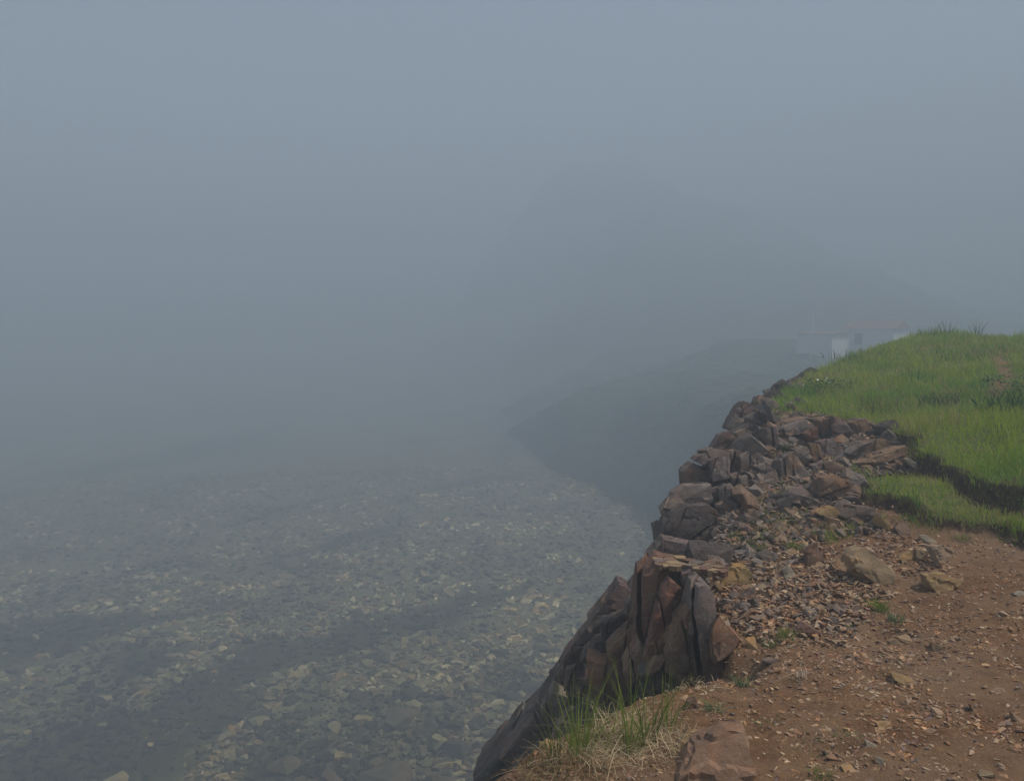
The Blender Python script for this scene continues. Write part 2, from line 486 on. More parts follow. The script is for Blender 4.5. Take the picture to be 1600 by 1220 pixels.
# --- blocks of the cliff, from the far ridge to the near pillars: (outline, distance, colour)
CLIFF = [
 ([(1212,600),(1223,592),(1231,596),(1228,607),(1215,608)],13.6,DARK),
 ([(1251,585),(1266,574),(1280,578),(1274,589),(1258,591)],15.0,DARK),
 ([(1232,594),(1246,586),(1254,590),(1248,599),(1236,600)],14.2,PURP),
 ([(1189,624),(1202,611),(1216,608),(1222,619),(1206,626)],12.4,DARK),
 ([(1135,667),(1152,634),(1161,626),(1180,634),(1172,648),(1150,656),(1139,671)],10.4,PURP),
 ([(1139,668),(1150,651),(1165,654),(1163,669),(1146,682)],9.9,GREY),
 ([(1108,707),(1127,679),(1140,672),(1153,688),(1152,714),(1115,716)],9.2,PURP),
 ([(1182,639),(1190,640),(1206,660),(1199,664)],10.2,TAN),
 ([(1166,652),(1184,643),(1197,666),(1183,679),(1163,669)],9.9,PURP),
 ([(1150,675),(1166,668),(1182,680),(1176,700),(1156,700)],9.4,GREY),
 ([(1176,690),(1190,680),(1200,692),(1198,716),(1180,712)],9.2,PURP),
 ([(1197,668),(1212,667),(1221,685),(1224,705),(1222,735),(1208,733),(1199,704)],8.9,PURP),
 ([(1223,670),(1259,656),(1267,671),(1249,690),(1229,683)],9.3,GREY),
 ([(1257,677),(1277,666),(1280,688),(1262,690)],9.1,RED),
 ([(1279,655),(1305,649),(1309,677),(1283,680)],9.3,BRN),
 ([(1300,649),(1322,660),(1336,677),(1311,691),(1299,684)],9.2,PURP),
 ([(1330,660),(1352,654),(1362,668),(1346,680),(1334,676)],9.4,BRN),
 ([(1375,667),(1397,656),(1411,667),(1422,680),(1405,685),(1379,681)],9.1,DARK),
 ([(1343,701),(1352,687),(1386,686),(1393,701),(1362,710),(1345,708)],8.5,BRN),
 ([(1386,690),(1420,691),(1424,700),(1394,707)],8.6,DARK),
 ([(1337,725),(1401,706),(1420,697),(1426,714),(1403,725),(1354,733)],8.1,BRN),
 ([(1302,718),(1347,689),(1364,691),(1345,710),(1311,725)],8.4,GREY),
 ([(1282,690),(1303,684),(1313,700),(1300,716),(1281,708)],8.6,PURP),
 ([(1240,701),(1262,697),(1270,716),(1255,728),(1246,714)],8.2,GREY),
 ([(1262,692),(1280,694),(1284,712),(1270,722)],8.3,BRN),
 ([(1270,727),(1298,719),(1316,727),(1312,742),(1274,757)],8.0,PURP),
 ([(1221,719),(1240,704),(1253,727),(1264,742),(1251,762),(1231,768),(1222,742)],7.9,GREY),
 ([(1066,734),(1090,712),(1112,703),(1141,710),(1141,749),(1112,762),(1070,762)],8.0,PURP),
 ([(1109,720),(1125,712),(1141,718),(1139,748),(1113,753)],7.8,GREY),
 ([(1141,705),(1156,702),(1160,725),(1150,745),(1140,735)],8.3,PURP),
 ([(1157,712),(1172,704),(1180,722),(1172,742),(1158,738)],8.2,GREY),
 ([(1184,730),(1198,722),(1209,735),(1206,747),(1190,746)],8.0,GREY),
 ([(1034,795),(1054,775),(1073,760),(1113,758),(1116,788),(1075,796),(1041,819)],7.5,GREY),
 ([(1112,764),(1136,756),(1136,800),(1116,796)],7.6,PURP),
 ([(1129,764),(1140,756),(1152,768),(1158,792),(1151,828),(1140,828),(1129,800)],7.3,GREY),
 ([(1140,742),(1156,738),(1160,768),(1146,770)],7.8,PURP),
 ([(1156,785),(1165,779),(1172,803),(1159,807)],7.2,TAN),
 ([(1155,746),(1168,742),(1171,764),(1160,768)],7.7,GREY),
 ([(1166,761),(1178,761),(1182,782),(1171,788)],7.5,GREY),
 ([(1177,750),(1187,750),(1204,774),(1189,780),(1178,764)],7.6,PURP),
 ([(1197,752),(1212,747),(1219,759),(1205,771)],7.6,GREY),
 ([(1174,779),(1190,774),(1204,777),(1218,790),(1201,804),(1172,802)],7.3,DARK),
 ([(1204,813),(1216,789),(1244,774),(1270,780),(1291,792),(1272,813),(1264,830),(1225,819)],6.9,DARK),
 ([(1279,772),(1287,748),(1302,744),(1331,752),(1336,780),(1320,797),(1300,797),(1281,785)],7.1,BRN),
 ([(1039,819),(1056,800),(1077,790),(1107,787),(1136,807),(1124,832),(1116,858),(1084,870),(1035,852)],7.0,DARK),
 ([(1150,834),(1159,806),(1176,807),(1180,819),(1166,840)],6.9,PURP),
 ([(1125,836),(1140,828),(1152,838),(1148,856),(1122,862)],6.7,PURP),
 ([(1013,873),(1039,843),(1077,858),(1116,858),(1112,872),(1060,882),(1014,884)],6.4,PURP),
 ([(1214,826),(1223,815),(1253,832),(1238,841),(1225,843),(1210,841)],6.3,TAN),
 ([(1268,811),(1292,817),(1302,830),(1280,840),(1264,832)],6.4,BRN),
 ([(1276,802),(1305,792),(1320,812),(1295,820)],6.6,OCH),
 ([(1296,808),(1315,813),(1330,824),(1311,829),(1296,822)],6.4,TAN),
 ([(1313,806),(1337,791),(1366,795),(1373,807),(1371,823),(1345,822),(1321,814)],6.5,PURP),
 ([(1369,821),(1375,806),(1394,819),(1390,829),(1381,829)],6.3,OCH),
 # outer crags below the ledge
 ([(974,933),(991,905),(1005,891),(1010,922),(993,940)],5.9,GREY),
 ([(916,978),(939,950),(954,935),(967,912),(976,914),(993,926),(982,945),(959,962),(942,978),(920,990)],5.8,PURP),
 ([(978,944),(1003,926),(1004,962),(980,970)],5.5,GREY),
 ([(940,972),(976,960),(984,982),(956,1004),(940,1004)],5.5,DARK),
 ([(880,1030),(901,1004),(916,985),(937,987),(930,1008),(905,1036),(880,1050)],6.0,PURP),
 ([(905,1036),(929,1005),(956,997),(965,1008),(950,1033),(935,1046)],5.5,DARK),
 ([(948,1021),(966,1000),(984,984),(1003,984),(1001,1003),(976,1050),(952,1042)],5.1,BRN),
 ([(1002,899),(1029,877),(1057,877),(1051,894),(1036,924),(1021,967),(1014,1024),(1004,1042),(989,1046),(1000,982),(1001,935)],4.95,RED),
 ([(1034,924),(1047,909),(1064,920),(1068,952),(1051,1000),(1025,1008),(1015,1000),(1021,970)],4.75,RED),
 ([(1049,890),(1068,882),(1094,892),(1088,931),(1064,960),(1053,920)],5.0,DARK),
 ([(1066,896),(1090,888),(1100,905),(1088,940),(1072,950)],4.85,PURP),
 ([(1014,1009),(1049,1001),(1046,1031),(1030,1040),(1010,1056),(1006,1030)],4.6,RED),
 ([(1008,1057),(1023,1034),(1040,1030),(1031,1046),(1014,1063)],4.4,BRN),
 ([(974,1048),(985,1020),(999,1001),(1012,1025),(1008,1042),(984,1080)],4.7,BRN),
 ([(1040,1053),(1046,1020),(1059,980),(1083,939),(1080,965),(1082,1001),(1088,1040),(1070,1074)],4.35,BRN),
 ([(1081,945),(1089,916),(1104,911),(1115,924),(1116,982),(1105,1010),(1108,1032),(1134,1060),(1104,1070),(1086,1055),(1079,1001)],4.3,GREY),
 ([(918,1052),(918,1030),(944,1052),(976,1045),(984,1085),(962,1110),(928,1105)],5.0,BRN),
 ([(998,1055),(1030,1045),(1050,1062),(1040,1095),(1003,1095)],4.4,DARK),
 ([(838,1112),(860,1075),(880,1044),(922,1050),(936,1102),(900,1140),(866,1156)],6.3,DARK),
 ([(780,1182),(800,1160),(832,1122),(852,1140),(832,1180),(800,1207)],7.15,PURP),
 ([(843,1110),(862,1078),(884,1090),(882,1120),(860,1137)],6.05,GREY),
 ([(884,1048),(905,1038),(917,1060),(902,1092),(880,1080)],5.85,PURP),
 ([(796,1214),(840,1178),(862,1200),(842,1237),(800,1242)],6.7,DARK),
 ([(862,1150),(890,1118),(912,1130),(900,1160),(872,1172)],5.6,PURP),
 ([(735,1226),(770,1192),(800,1160),(845,1106),(885,1150),(850,1200),(800,1250),(738,1250)],7.6,DARK),
 ([(1100,884),(1124,876),(1136,888),(1126,900),(1104,902)],5.0,BRN),
]
for poly, D, c_ in CLIFF:
    wpx = max(p[0] for p in poly) - min(p[0] for p in poly); hpx = max(p[1] for p in poly) - min(p[1] for p in poly)
    big = (wpx + hpx) * D
    traced(poly, D, c_, parent=cliff, thick=1.1, bulge=.10, drop_=.04, tilt=.25, facets=(_rs % 2) + 1, back=.96, split=(1 if hpx > 1.7 * wpx else 2) if big > 700 else 1 if big > 380 else 0, mat=M_rock, amp=.045)

# ledge of thin plates on top of the near pillars
for k in range(44):
    px = random.uniform(1024, 1135); py = 868 + (px - 1024) * .12 + random.uniform(0, 16)
    D = 5.05 + (884 - py) * .02
    c0 = P(px, py, D)
    w = random.uniform(.025, .055); d = random.uniform(.02, .05); t = random.uniform(.008, .02); a = random.uniform(-.5, .5)
    pts = []
    for i in range(7):
        an = i / 7 * 6.283 + random.uniform(-.3, .3)
        q = Vector((math.cos(an) * w, math.sin(an) * d, 0)); q.rotate(Matrix.Rotation(a, 3, 'Z'))
        pts += [c0 + q + Vector((0, 0, t)), c0 + q * .9 - Vector((0, 0, t))]
    hull_rock('stone', pts, random.choice([TAN, TAN, BRN, BRN, RED, GREY]), parent=cliff, detail=False)

# loose rubble and broken blocks that fill the cliff between the traced ones (shared meshes)
def stone_mesh(name, seed, flat=1.0, mat=None, npts=14, detail=False):
    r = random.Random(seed)
    bm = bmesh.new()
    for i in range(npts):
        v = Vector((r.gauss(0, 1), r.gauss(0, 1), r.gauss(0, 1))).normalized()
        # push towards a box so that stones come out blocky
        mx_ = max(abs(v.x), abs(v.y), abs(v.z)); v = v.lerp(v / mx_, .6)
        bm.verts.new((v.x, v.y * r.uniform(.75, 1), v.z * flat))
    rr = bmesh.ops.convex_hull(bm, input=bm.verts)
    junk = [g for g in rr["geom_interior"] + rr["geom_unused"] if isinstance(g, bmesh.types.BMVert)]
    if junk: bmesh.ops.delete(bm, geom=list(set(junk)), context='VERTS')
    if detail: finish_rock(bm, 1.3, True, .04, seed)
    bmesh.ops.triangulate(bm, faces=bm.faces)
    bmesh.ops.recalc_face_normals(bm, faces=bm.faces)
    me = bpy.data.meshes.new(name); bm.to_mesh(me); bm.free()
    if mat: me.materials.append(mat)
    if detail:
        for p in me.polygons: p.use_smooth = True
        me.set_sharp_from_angle(angle=math.radians(22))
    return me

UP = [(1150, 690), (1240, 650), (1340, 660), (1420, 700), (1440, 740), (1340, 750), (1335, 800), (1400, 830), (1300, 840), (1200, 870), (1120, 880), (1110, 800)]
blocks = [stone_mesh("cliff_block", 100 + i, random.uniform(.5, .9), M_rock, 13, True) for i in range(10)]
cnt = 0
while cnt < 190:
    y = random.uniform(4.6, 15) ; s = random.choice([random.uniform(-.5, .4), random.uniform(0, 2.2)])
    x = float(edge_x(y)) - s
    z = float(height(x, y))
    px, py = proj(x, y, z)
    if px > 1330 or py > 1090: continue
    edge_px = np.interp(py, [500, 560, 600, 628, 670, 735, 765, 800, 850, 880, 915, 980, 1045, 1110], [1420, 1285, 1218, 1165, 1137, 1072, 1072, 1038, 1030, 1015, 972, 922, 882, 842])
    if px < edge_px + 60 / y * 1.2 + 6: continue
    r_ = random.uniform(.05, .16) * (1 + .04 * y) * (1.5 if s > .8 else 1)
    if s < -.15: r_ *= .6
    if s > .4 and y < 7: r_ *= .6
    o = link("rock", random.choice(blocks), cliff)
    o.location = (x, y, z + r_ * .15)
    o.rotation_euler = (random.uniform(-.9, .9), random.uniform(-.5, 1.0), random.uniform(0, 6.28))
    o.scale = (r_ * random.uniform(.7, 1.3), r_ * random.uniform(.6, 1), r_ * random.uniform(.6, 1.5))
    c_ = random.choice([GREY, PURP, DARK, BRN, PURP, GREY] if s < .3 else [DARK, PURP, DARK]); o.color = (*c_, 1)
    cnt += 1
cnt = 0
while cnt < 110:                 # packed blocks of the upper outcrop, right of the edge
    px = random.uniform(1140, 1440); py = random.uniform(655, 850)
    if not bool(inpoly(px, py, UP)): continue
    D = hit(px, py, 4, 14, 400); p = P(px, py, D)
    r_ = random.uniform(.05, .15) * (.5 + .07 * D) * (.6 if py > 800 else 1)
    o = link("rock", random.choice(blocks), cliff)
    o.location = p + Vector((0, 0, r_ * .2)); o.rotation_euler = (random.uniform(-.5, .5), random.uniform(-.5, .5), random.uniform(0, 6.28))
    o.scale = (r_ * random.uniform(.8, 1.5), r_ * random.uniform(.6, 1), r_ * random.uniform(.6, 1.1))
    c_ = random.choice([GREY, PURP, DARK, BRN, PURP]); o.color = (*c_, 1)
    cnt += 1

# ------------------------------------------------------------------ single boulders lying on the ground
BOULD = [
 ("boulder", [(1326,869),(1337,858),(1352,853),(1362,858),(1388,886),(1401,896),(1399,909),(1388,919),(1379,919),(1352,903),(1335,888)], TAN,
  "largest boulder on the rubble, long brown block leaning down to the path"),
 ("boulder", [(1124,914),(1146,882),(1169,884),(1181,911),(1145,921)], OCH, "flat-topped ochre slab at the left edge of the rubble beside the dark pillars"),
 ("boulder", [(1055,1222),(1066,1192),(1083,1171),(1134,1142),(1164,1140),(1173,1169),(1183,1200),(1174,1222),(1150,1240),(1070,1240)], (.27, .165, .10),
  "broad reddish brown boulder cut by the bottom edge of the photo beside the dry grass"),
 ("boulder", [(1113,984),(1124,959),(1133,972),(1160,1002),(1152,1012),(1137,1028),(1122,1034),(1113,1021)], BRN, "rounded brown boulder with a pale rim, wedged between the tall split pillar and the rubble"),
 ("boulder", [(1259,862),(1274,847),(1289,867),(1290,883),(1274,888),(1261,880)], BRN, "squat dark brown boulder at the top of the rubble, left of the largest boulder"),
 ("boulder", [(1454,853),(1472,850),(1492,860),(1481,887),(1474,890),(1463,870)], TAN, "pale brown boulder with a square top standing at the rear edge of the path"),
 ("boulder", [(1445,898),(1481,896),(1502,911),(1490,922),(1464,927),(1450,912)], OCH, "flat yellowish slab lying on the path, nearest to it of the pale slabs"),
 ("boulder", [(1403,874),(1429,859),(1431,878),(1405,881)], OCH, "small ochre wedge of stone just right of the largest boulder"),
 ("boulder", [(1431,858),(1454,862),(1440,876),(1431,878)], TAN, "thin upright stone between the ochre wedge and the square-topped boulder"),
 ("boulder", [(1410,715),(1421,715),(1450,734),(1452,745),(1438,735)], LITE, "pale pointed slab leaning against the dark turf bank"),
 ("boulder", [(1242,986),(1258,974),(1272,980),(1284,990),(1282,1000),(1262,1001),(1246,998)], RED, "round reddish stone with a pale cap at the foot of the rubble"),
 ("boulder", [(1064,1170),(1066,1150),(1076,1136),(1086,1146),(1078,1173)], OCH, "upright ochre chunk behind the broad boulder at the bottom"),
 ("boulder", [(1298,880),(1309,874),(1329,882),(1322,897),(1307,895)], TAN, "cracked tan stone touching the left side of the largest boulder"),
 ("boulder", [(1222,890),(1232,882),(1243,896),(1240,910),(1228,908)], LITE, "small pale pointed stone standing upright in the middle of the rubble"),
 ("boulder", [(840,1168),(852,1158),(866,1164),(862,1178),(850,1182)], OCH, "small yellow-brown stone on the outer lip left of the long grass"),
 ("boulder", [(900,1122),(908,1105),(924,1108),(932,1124),(922,1136),(904,1134)], BRN, "pale brown rounded stone behind the green grass at the cliff lip"),
 ("boulder", [(1068,1112),(1074,1094),(1088,1092),(1094,1106),(1084,1116)], RED, "crumbly reddish stone on the lip behind the dry grass"),
]
for nm, poly, c_, lab in BOULD:
    bx = sum(p[0] for p in poly) / len(poly); by = max(p[1] for p in poly)
    D = hit(bx, by - 2)
    if 'wedged' in lab: D = 4.15
    if by > 1220: D = hit(bx, 1218)-.05
    traced(poly, D, c_, thick=.8, tilt=.55, bulge=.14, drop_=.16, down=.04, back=.93, name=nm, amp=.06, label=lab, cat="boulder", group="boulders on the clifftop")

# other stones picked apart on the path: parts of the ground
STN = [
 ([(1399,826),(1405,815),(1420,821),(1423,835),(1407,839)],BRN), ([(1437,837),(1446,835),(1466,847),(1459,852),(1442,846)],LITE),
 ([(1584,928),(1600,924),(1612,930),(1600,936)],LITE), ([(1389,1002),(1400,997),(1415,1011),(1392,1015)],TAN),
 ([(1403,995),(1420,992),(1427,1003),(1418,1008)],TAN), ([(1434,1004),(1448,1003),(1444,1014)],TAN),
 ([(1392,1051),(1423,1059),(1438,1069),(1417,1071),(1398,1062)],OCH), ([(1455,1003),(1478,1010),(1474,1022),(1458,1016)],BRN),
 ([(1165,998),(1180,994),(1184,1015),(1171,1017)],OCH), ([(1368,1143),(1392,1128),(1393,1142),(1372,1150)],TAN),
 ([(1316,1200),(1330,1194),(1342,1212),(1324,1214)],OCH), ([(1352,1156),(1372,1166),(1356,1170)],LITE), ([(1367,1180),(1384,1188),(1374,1202)],LITE),
 ([(1536,1204),(1556,1209),(1548,1218),(1532,1212)],TAN), ([(1580,1112),(1602,1126),(1598,1134),(1584,1124)],TAN), ([(1516,1100),(1534,1118),(1526,1122)],TAN),
 ([(1370,1130),(1386,1128),(1394,1140),(1376,1144)],OCH), ([(1188,926),(1206,920),(1213,932),(1192,932)],TAN), ([(1207,930),(1217,927),(1219,938),(1209,942)],LITE),
 ([(1262,954),(1284,944),(1290,952),(1270,962)],TAN), ([(1290,962),(1308,958),(1306,972),(1292,972)],OCH), ([(1255,954),(1266,956),(1262,964)],LITE),
 ([(1312,984),(1330,988),(1318,994)],TAN), ([(1292,980),(1300,978),(1302,992),(1294,994)],GREY), ([(1300,1000),(1318,1000),(1308,1008)],TAN),
 ([(1312,898),(1330,892),(1352,906),(1334,906)],BRN), ([(1352,912),(1372,922),(1384,926),(1366,922)],LITE),
 ([(1172,946),(1190,940),(1206,950),(1186,954)],TAN), ([(1128,948),(1140,944),(1158,952),(1144,956)],BRN), ([(1176,868),(1192,862),(1200,872),(1184,878)],GREY),
 ([(1224,862),(1240,856),(1250,868),(1234,872)],TAN), ([(1240,848),(1256,843),(1262,856),(1246,858)],BRN), ([(1160,866),(1174,858),(1178,870),(1166,876)],BRN),
]
for poly, c_ in STN:
    D = hit(sum(p[0] for p in poly) / len(poly), max(p[1] for p in poly) - 1)
    traced(poly, D, c_, thick=.8, tilt=.8, bulge=.15, drop_=.2, parent=ground, name="stone", down=.015)

shards = [stone_mesh("ground_stone", 300 + i, random.uniform(.25, .6), M_rock, 10) for i in range(12)]
PAL = [(.33, .21, .13), (.26, .155, .09), (.40, .28, .18), (.20, .11, .07), (.29, .18, .09), (.19, .13, .105), (.34, .19, .11)]
RUB = [(1118, 925), (1180, 880), (1260, 850), (1340, 900), (1400, 930), (1340, 975), (1330, 1010), (1240, 1010), (1190, 1010), (1130, 960)]
RUB2 = [(1160, 850), (1240, 830), (1330, 820), (1420, 840), (1500, 860), (1480, 920), (1400, 900), (1330, 880), (1200, 880)]
cnt = 0
while cnt < 235:
    px = random.uniform(1060, 1600); py = random.uniform(835, 1218)
    inr = bool(inpoly(px, py, RUB)) or bool(inpoly(px, py, RUB2))
    if not inr and random.random() < .55: continue
    D = hit(px, py, 2.2, 9, 300); p = P(px, py, D)
    if float(edge_x(D)) - p.x > -.06 or turf_masks(p.x, p.y, p.z)[0] or turf_masks(p.x, p.y, p.z)[1]: continue
    r_ = random.uniform(.014, .030) * (1 + .5 * random.random() ** 4) * (.75 + .08 * D)
    o = link("stone", random.choice(shards), ground)
    o.location = p - Vector((0, 0, r_ * .1))
    o.rotation_euler = (random.uniform(-.35, .35), random.uniform(-.35, .35), random.uniform(0, 6.28))
    o.scale = (r_ * random.uniform(1, 1.5), r_ * random.uniform(.6, 1), r_ * random.uniform(.7, 1.1))
    c_ = random.choice(PAL); o.color = (*c_, 1)
    cnt += 1

def stone_cloud(protos, loc, scl, colr, rot_tilt=.4):
    """many stones as one mesh; arrays of place, size (n,3) and colour"""
    n_ = len(loc)
    yaw = rng.uniform(0, 6.283, n_); tx = rng.uniform(-rot_tilt, rot_tilt, n_); ty = rng.uniform(-rot_tilt, rot_tilt, n_)
    cz, sz = np.cos(yaw), np.sin(yaw)
    which = rng.integers(0, len(protos), n_)
    Vs, Fs, Cs = [], [], []; off = 0
    for k, (pv, pf) in enumerate(protos):
        sel = np.where(which == k)[0]
        if not len(sel): continue
        v = pv[None] * scl[sel][:, None, :]
        x, y, z = v[..., 0], v[..., 1], v[..., 2]
        a = tx[sel][:, None]; y, z = y * np.cos(a) - z * np.sin(a), y * np.sin(a) + z * np.cos(a)
        a = ty[sel][:, None]; x, z = x * np.cos(a) + z * np.sin(a), -x * np.sin(a) + z * np.cos(a)
        c1, s1 = cz[sel][:, None], sz[sel][:, None]; x, y = x * c1 - y * s1, x * s1 + y * c1
        V = np.stack([x, y, z], -1) + loc[sel][:, None, :]
        Vs.append(V.reshape(-1, 3))
        f = pf[None] + (np.arange(len(sel)) * len(pv))[:, None, None] + off
        Fs.append(f.reshape(-1, 3)); off += len(sel) * len(pv)
        Cs.append(np.repeat(colr[sel], len(pv), 0))
    return np.concatenate(Vs), np.concatenate(Fs), np.concatenate(Cs)

def proto_arrays(meshes):
    out = []
    for me in meshes:
        v = np.empty(len(me.vertices) * 3); me.vertices.foreach_get("co", v)
        f = np.empty(len(me.polygons) * 3, np.int64); me.polygons.foreach_get("vertices", f)
        out.append((v.reshape(-1, 3), f.reshape(-1, 3)))
    return out
ppro = proto_arrays([stone_mesh("p", 500 + i, random.uniform(.3, .7), None, 8) for i in range(10)])

# gravel on path and rubble
def gravel_points(n_, xr, yr, rmin, rmax, powr, keep):
    x = rng.uniform(*xr, n_); y = rng.uniform(*yr, n_)
    z, s, a, b_ = height(x, y, True)
    k = (s < keep) & (np.maximum(a, b_) < .3)
    x, y, z, s = x[k], y[k], z[k], s[k]
    clus = vnoise(x * 2.3, y * 2.3, 9) * .6 + vnoise(x * 7, y * 7, 19) * .4 - .07 * sstep(1.5, 2.6, x) * (y < 6.5)
    k = rng.uniform(0, 1, len(x)) < np.clip((clus - .25) * 2.0, .15, 1)
    x, y, z = x[k], y[k], z[k]
    r = rmin + (rmax - rmin) * rng.uniform(0, 1, len(x)) ** powr
    return x, y, z, r
def pal(n_, P_): 
    P_ = np.array(P_); c = P_[rng.integers(0, len(P_), n_)]
    return c * rng.uniform(.75, 1.25, (n_, 1))
parts = []
x, y, z, r = gravel_points(110000, (-.2, 5.2), (2.3, 7.6), .0030, .016, 2.5, .05); parts.append((x, y, z, r))
x, y, z, r = gravel_points(9000, (-2, 12), (-3, 12), .008, .025, 2.5, .05); parts.append((x, y, z, r))
x = rng.uniform(1.0, 5.2, 30000); y = rng.uniform(5.4, 10.5, 30000); z = height(x, y)
px, py = proj(x, y, z); k = inpoly(px, py, UP) & (edge_x(y) < x + .1); x, y, z = x[k], y[k], z[k]
upr = (x, y, z + rng.uniform(0, .03, len(x)), .012 + .045 * rng.uniform(0, 1, len(x)) ** 2.6)
# dense angular rubble heap
x = rng.uniform(1.0, 3.2, 15000); y = rng.uniform(3.9, 7.2, 15000); z = height(x, y)
px, py = proj(x, y, z); k = (inpoly(px, py, RUB) | (inpoly(px, py, RUB2) & (rng.uniform(0, 1, len(x)) < .35))) & (edge_x(y) < x - .03)
x, y, z = x[k], y[k], z[k]; r = .006 + .020 * rng.uniform(0, 1, len(x)) ** 2.2
parts.append((x, y, z + rng.uniform(0, .02, len(x)), r))
x = np.concatenate([p[0] for p in parts]); y = np.concatenate([p[1] for p in parts]); z = np.concatenate([p[2] for p in parts]); r = np.concatenate([p[3] for p in parts])
scl = np.stack([r * rng.uniform(1, 1.7, len(r)), r * rng.uniform(.6, 1, len(r)), r * rng.uniform(.6, 1.1, len(r))], -1)
V, Fc, C = stone_cloud(ppro, np.stack([x, y, z - r * .02], -1), scl, pal(len(x), PAL + [(.42, .30, .19), (.46, .34, .22)]))
link("gravel", mesh_np("gravel", V, Fc, M_peb, {"Col": (C, 'FLOAT_COLOR')}), ground, kind="stuff")

x, y, z, r = upr
scl = np.stack([r * rng.uniform(1, 1.5, len(r)), r * rng.uniform(.7, 1, len(r)), r * rng.uniform(.7, 1.2, len(r))], -1)
V, Fc, C = stone_cloud(ppro, np.stack([x, y, z], -1), scl, pal(len(x), [GREY, PURP, BRN, DARK, GREY, BRN, TAN]), .8)
link("rubble", mesh_np("rubble", V, Fc, M_peb, {"Col": (C, 'FLOAT_COLOR')}), cliff, kind="stuff")
# chips lodged in the cliff
n_ = 5000
y = rng.uniform(4.4, 14, n_); s = rng.uniform(-.8, .25, n_); x = edge_x(y) - s; z = height(x, y)
px, py = proj(x, y, z); k = ~inpoly(px, py, TURF) & (px < 1420); x, y, z = x[k], y[k], z[k]
r = (.012 + .04 * rng.uniform(0, 1, len(x)) ** 2.5) * (.6 + .06 * y)
scl = np.stack([r * 1.3, r * .9, r * .9], -1)
V, Fc, C = stone_cloud(ppro, np.stack([x, y, z + .01], -1), scl, pal(len(x), [GREY, PURP, BRN, TAN, GREY]), .9)
link("stone_chips", mesh_np("stone_chips", V, Fc, M_peb, {"Col": (C, 'FLOAT_COLOR')}), cliff, kind="stuff")

# ------------------------------------------------------------------ grass
def blades(base, hgt, wid, lean, colr, segs=2, droop=.3, tipc=None):
    """tapering bent blades: base (n,3), height, width, lean (n,2)"""
    n_ = len(base)
    yaw = rng.uniform(0, 6.283, n_)
    dx, dy = np.cos(yaw), np.sin(yaw)
    rows = []
    for k in range(segs + 1):
        t = k / segs
        cx = base[:, 0] + lean[:, 0] * hgt * t ** 1.8
        cy_ = base[:, 1] + lean[:, 1] * hgt * t ** 1.8
        L2 = np.sqrt(lean[:, 0] ** 2 + lean[:, 1] ** 2)
        cz_ = base[:, 2] + hgt * (t - droop * L2 * t ** 2.5)
        w = wid * (1 - t) ** .6 * .5
        if k < segs:
            rows += [np.stack([cx - dx * w, cy_ - dy * w, cz_], -1), np.stack([cx + dx * w, cy_ + dy * w, cz_], -1)]
        else: rows.append(np.stack([cx, cy_, cz_], -1))
    V = np.stack(rows, 1)
    m_ = V.shape[1]
    f = []
    for k in range(segs - 1):
        a = 2 * k; f += [(a, a + 1, a + 3), (a, a + 3, a + 2)]
    a = 2 * (segs - 1); f.append((a, a + 1, a + 2))
    f = np.array(f)
    Fc = (f[None] + (np.arange(n_) * m_)[:, None, None]).reshape(-1, 3)
    C = np.repeat(colr, m_, 0)
    return V.reshape(-1, 3), Fc, C

def green(x, y, n_):
    a = np.array([.175, .33, .03]); b_ = np.array([.33, .41, .04]); d = np.array([.40, .36, .13]); e = np.array([.10, .24, .04])
    t = np.clip(vnoise(x * .9, y * .9, 41) * 1.6 - .3 + rng.uniform(-.25, .25, n_), 0, 1)[:, None]
    c = a * (1 - t) + b_ * t
    dr = (rng.uniform(0, 1, n_) < .10 + .22 * (vnoise(x * 1.4, y * 1.4, 55) > .6))[:, None]
    dr = dr | ((rng.uniform(0, 1, n_) < .5) & (fbm(x * 1.8, y * 1.8, 57) > .20))[:, None]
    c = np.where(dr, d, c)
    dk = (vnoise(x * 1.5 + 4, y * 1.5, 66) + rng.uniform(-.2, .2, n_) > .82)[:, None]
    return np.where(dk & ~dr, e, c) * rng.uniform(.7, 1.3, (n_, 1))

def scatter_turf(n_, xr, yr, hmin, hmax, wid):
    y = yr[0] * (yr[1] / yr[0]) ** rng.uniform(0, 1, n_); x = rng.uniform(*xr, n_)
    z, s, m1, m2 = height(x, y, True)
    k = (np.maximum(m1, m2) > rng.uniform(.25, .9, n_) - .4 * (y > 9)) & (s < .05)
    x, y, z, m2 = x[k], y[k], z[k], m2[k]
    q = len(x)
    cl = vnoise(x * 3, y * 3, 5) * vnoise(x * 1.1, y * 1.1, 6)
    h = (hmin + (hmax - hmin) * rng.uniform(0, 1, q) ** 2) * (.55 + 1.6 * cl)
    h = np.where(m2 > .45, h * .8, h) * np.clip(np.maximum(m1[k], m2) * 1.5 - .3, .25, 1)
    ln = rng.normal(0, .35, (q, 2)) + np.array([-.15, -.1])
    w = wid * (.5 + .06 * y)
    return blades(np.stack([x, y, z - .01], -1), h, w * rng.uniform(.6, 1.3, q), ln, green(x, y, q))
A = [scatter_turf(230000, (2.8, 15), (5.6, 20.5), .05, .22, .008), scatter_turf(20000, (4, 30), (5.5, 33), .08, .22, .012)]
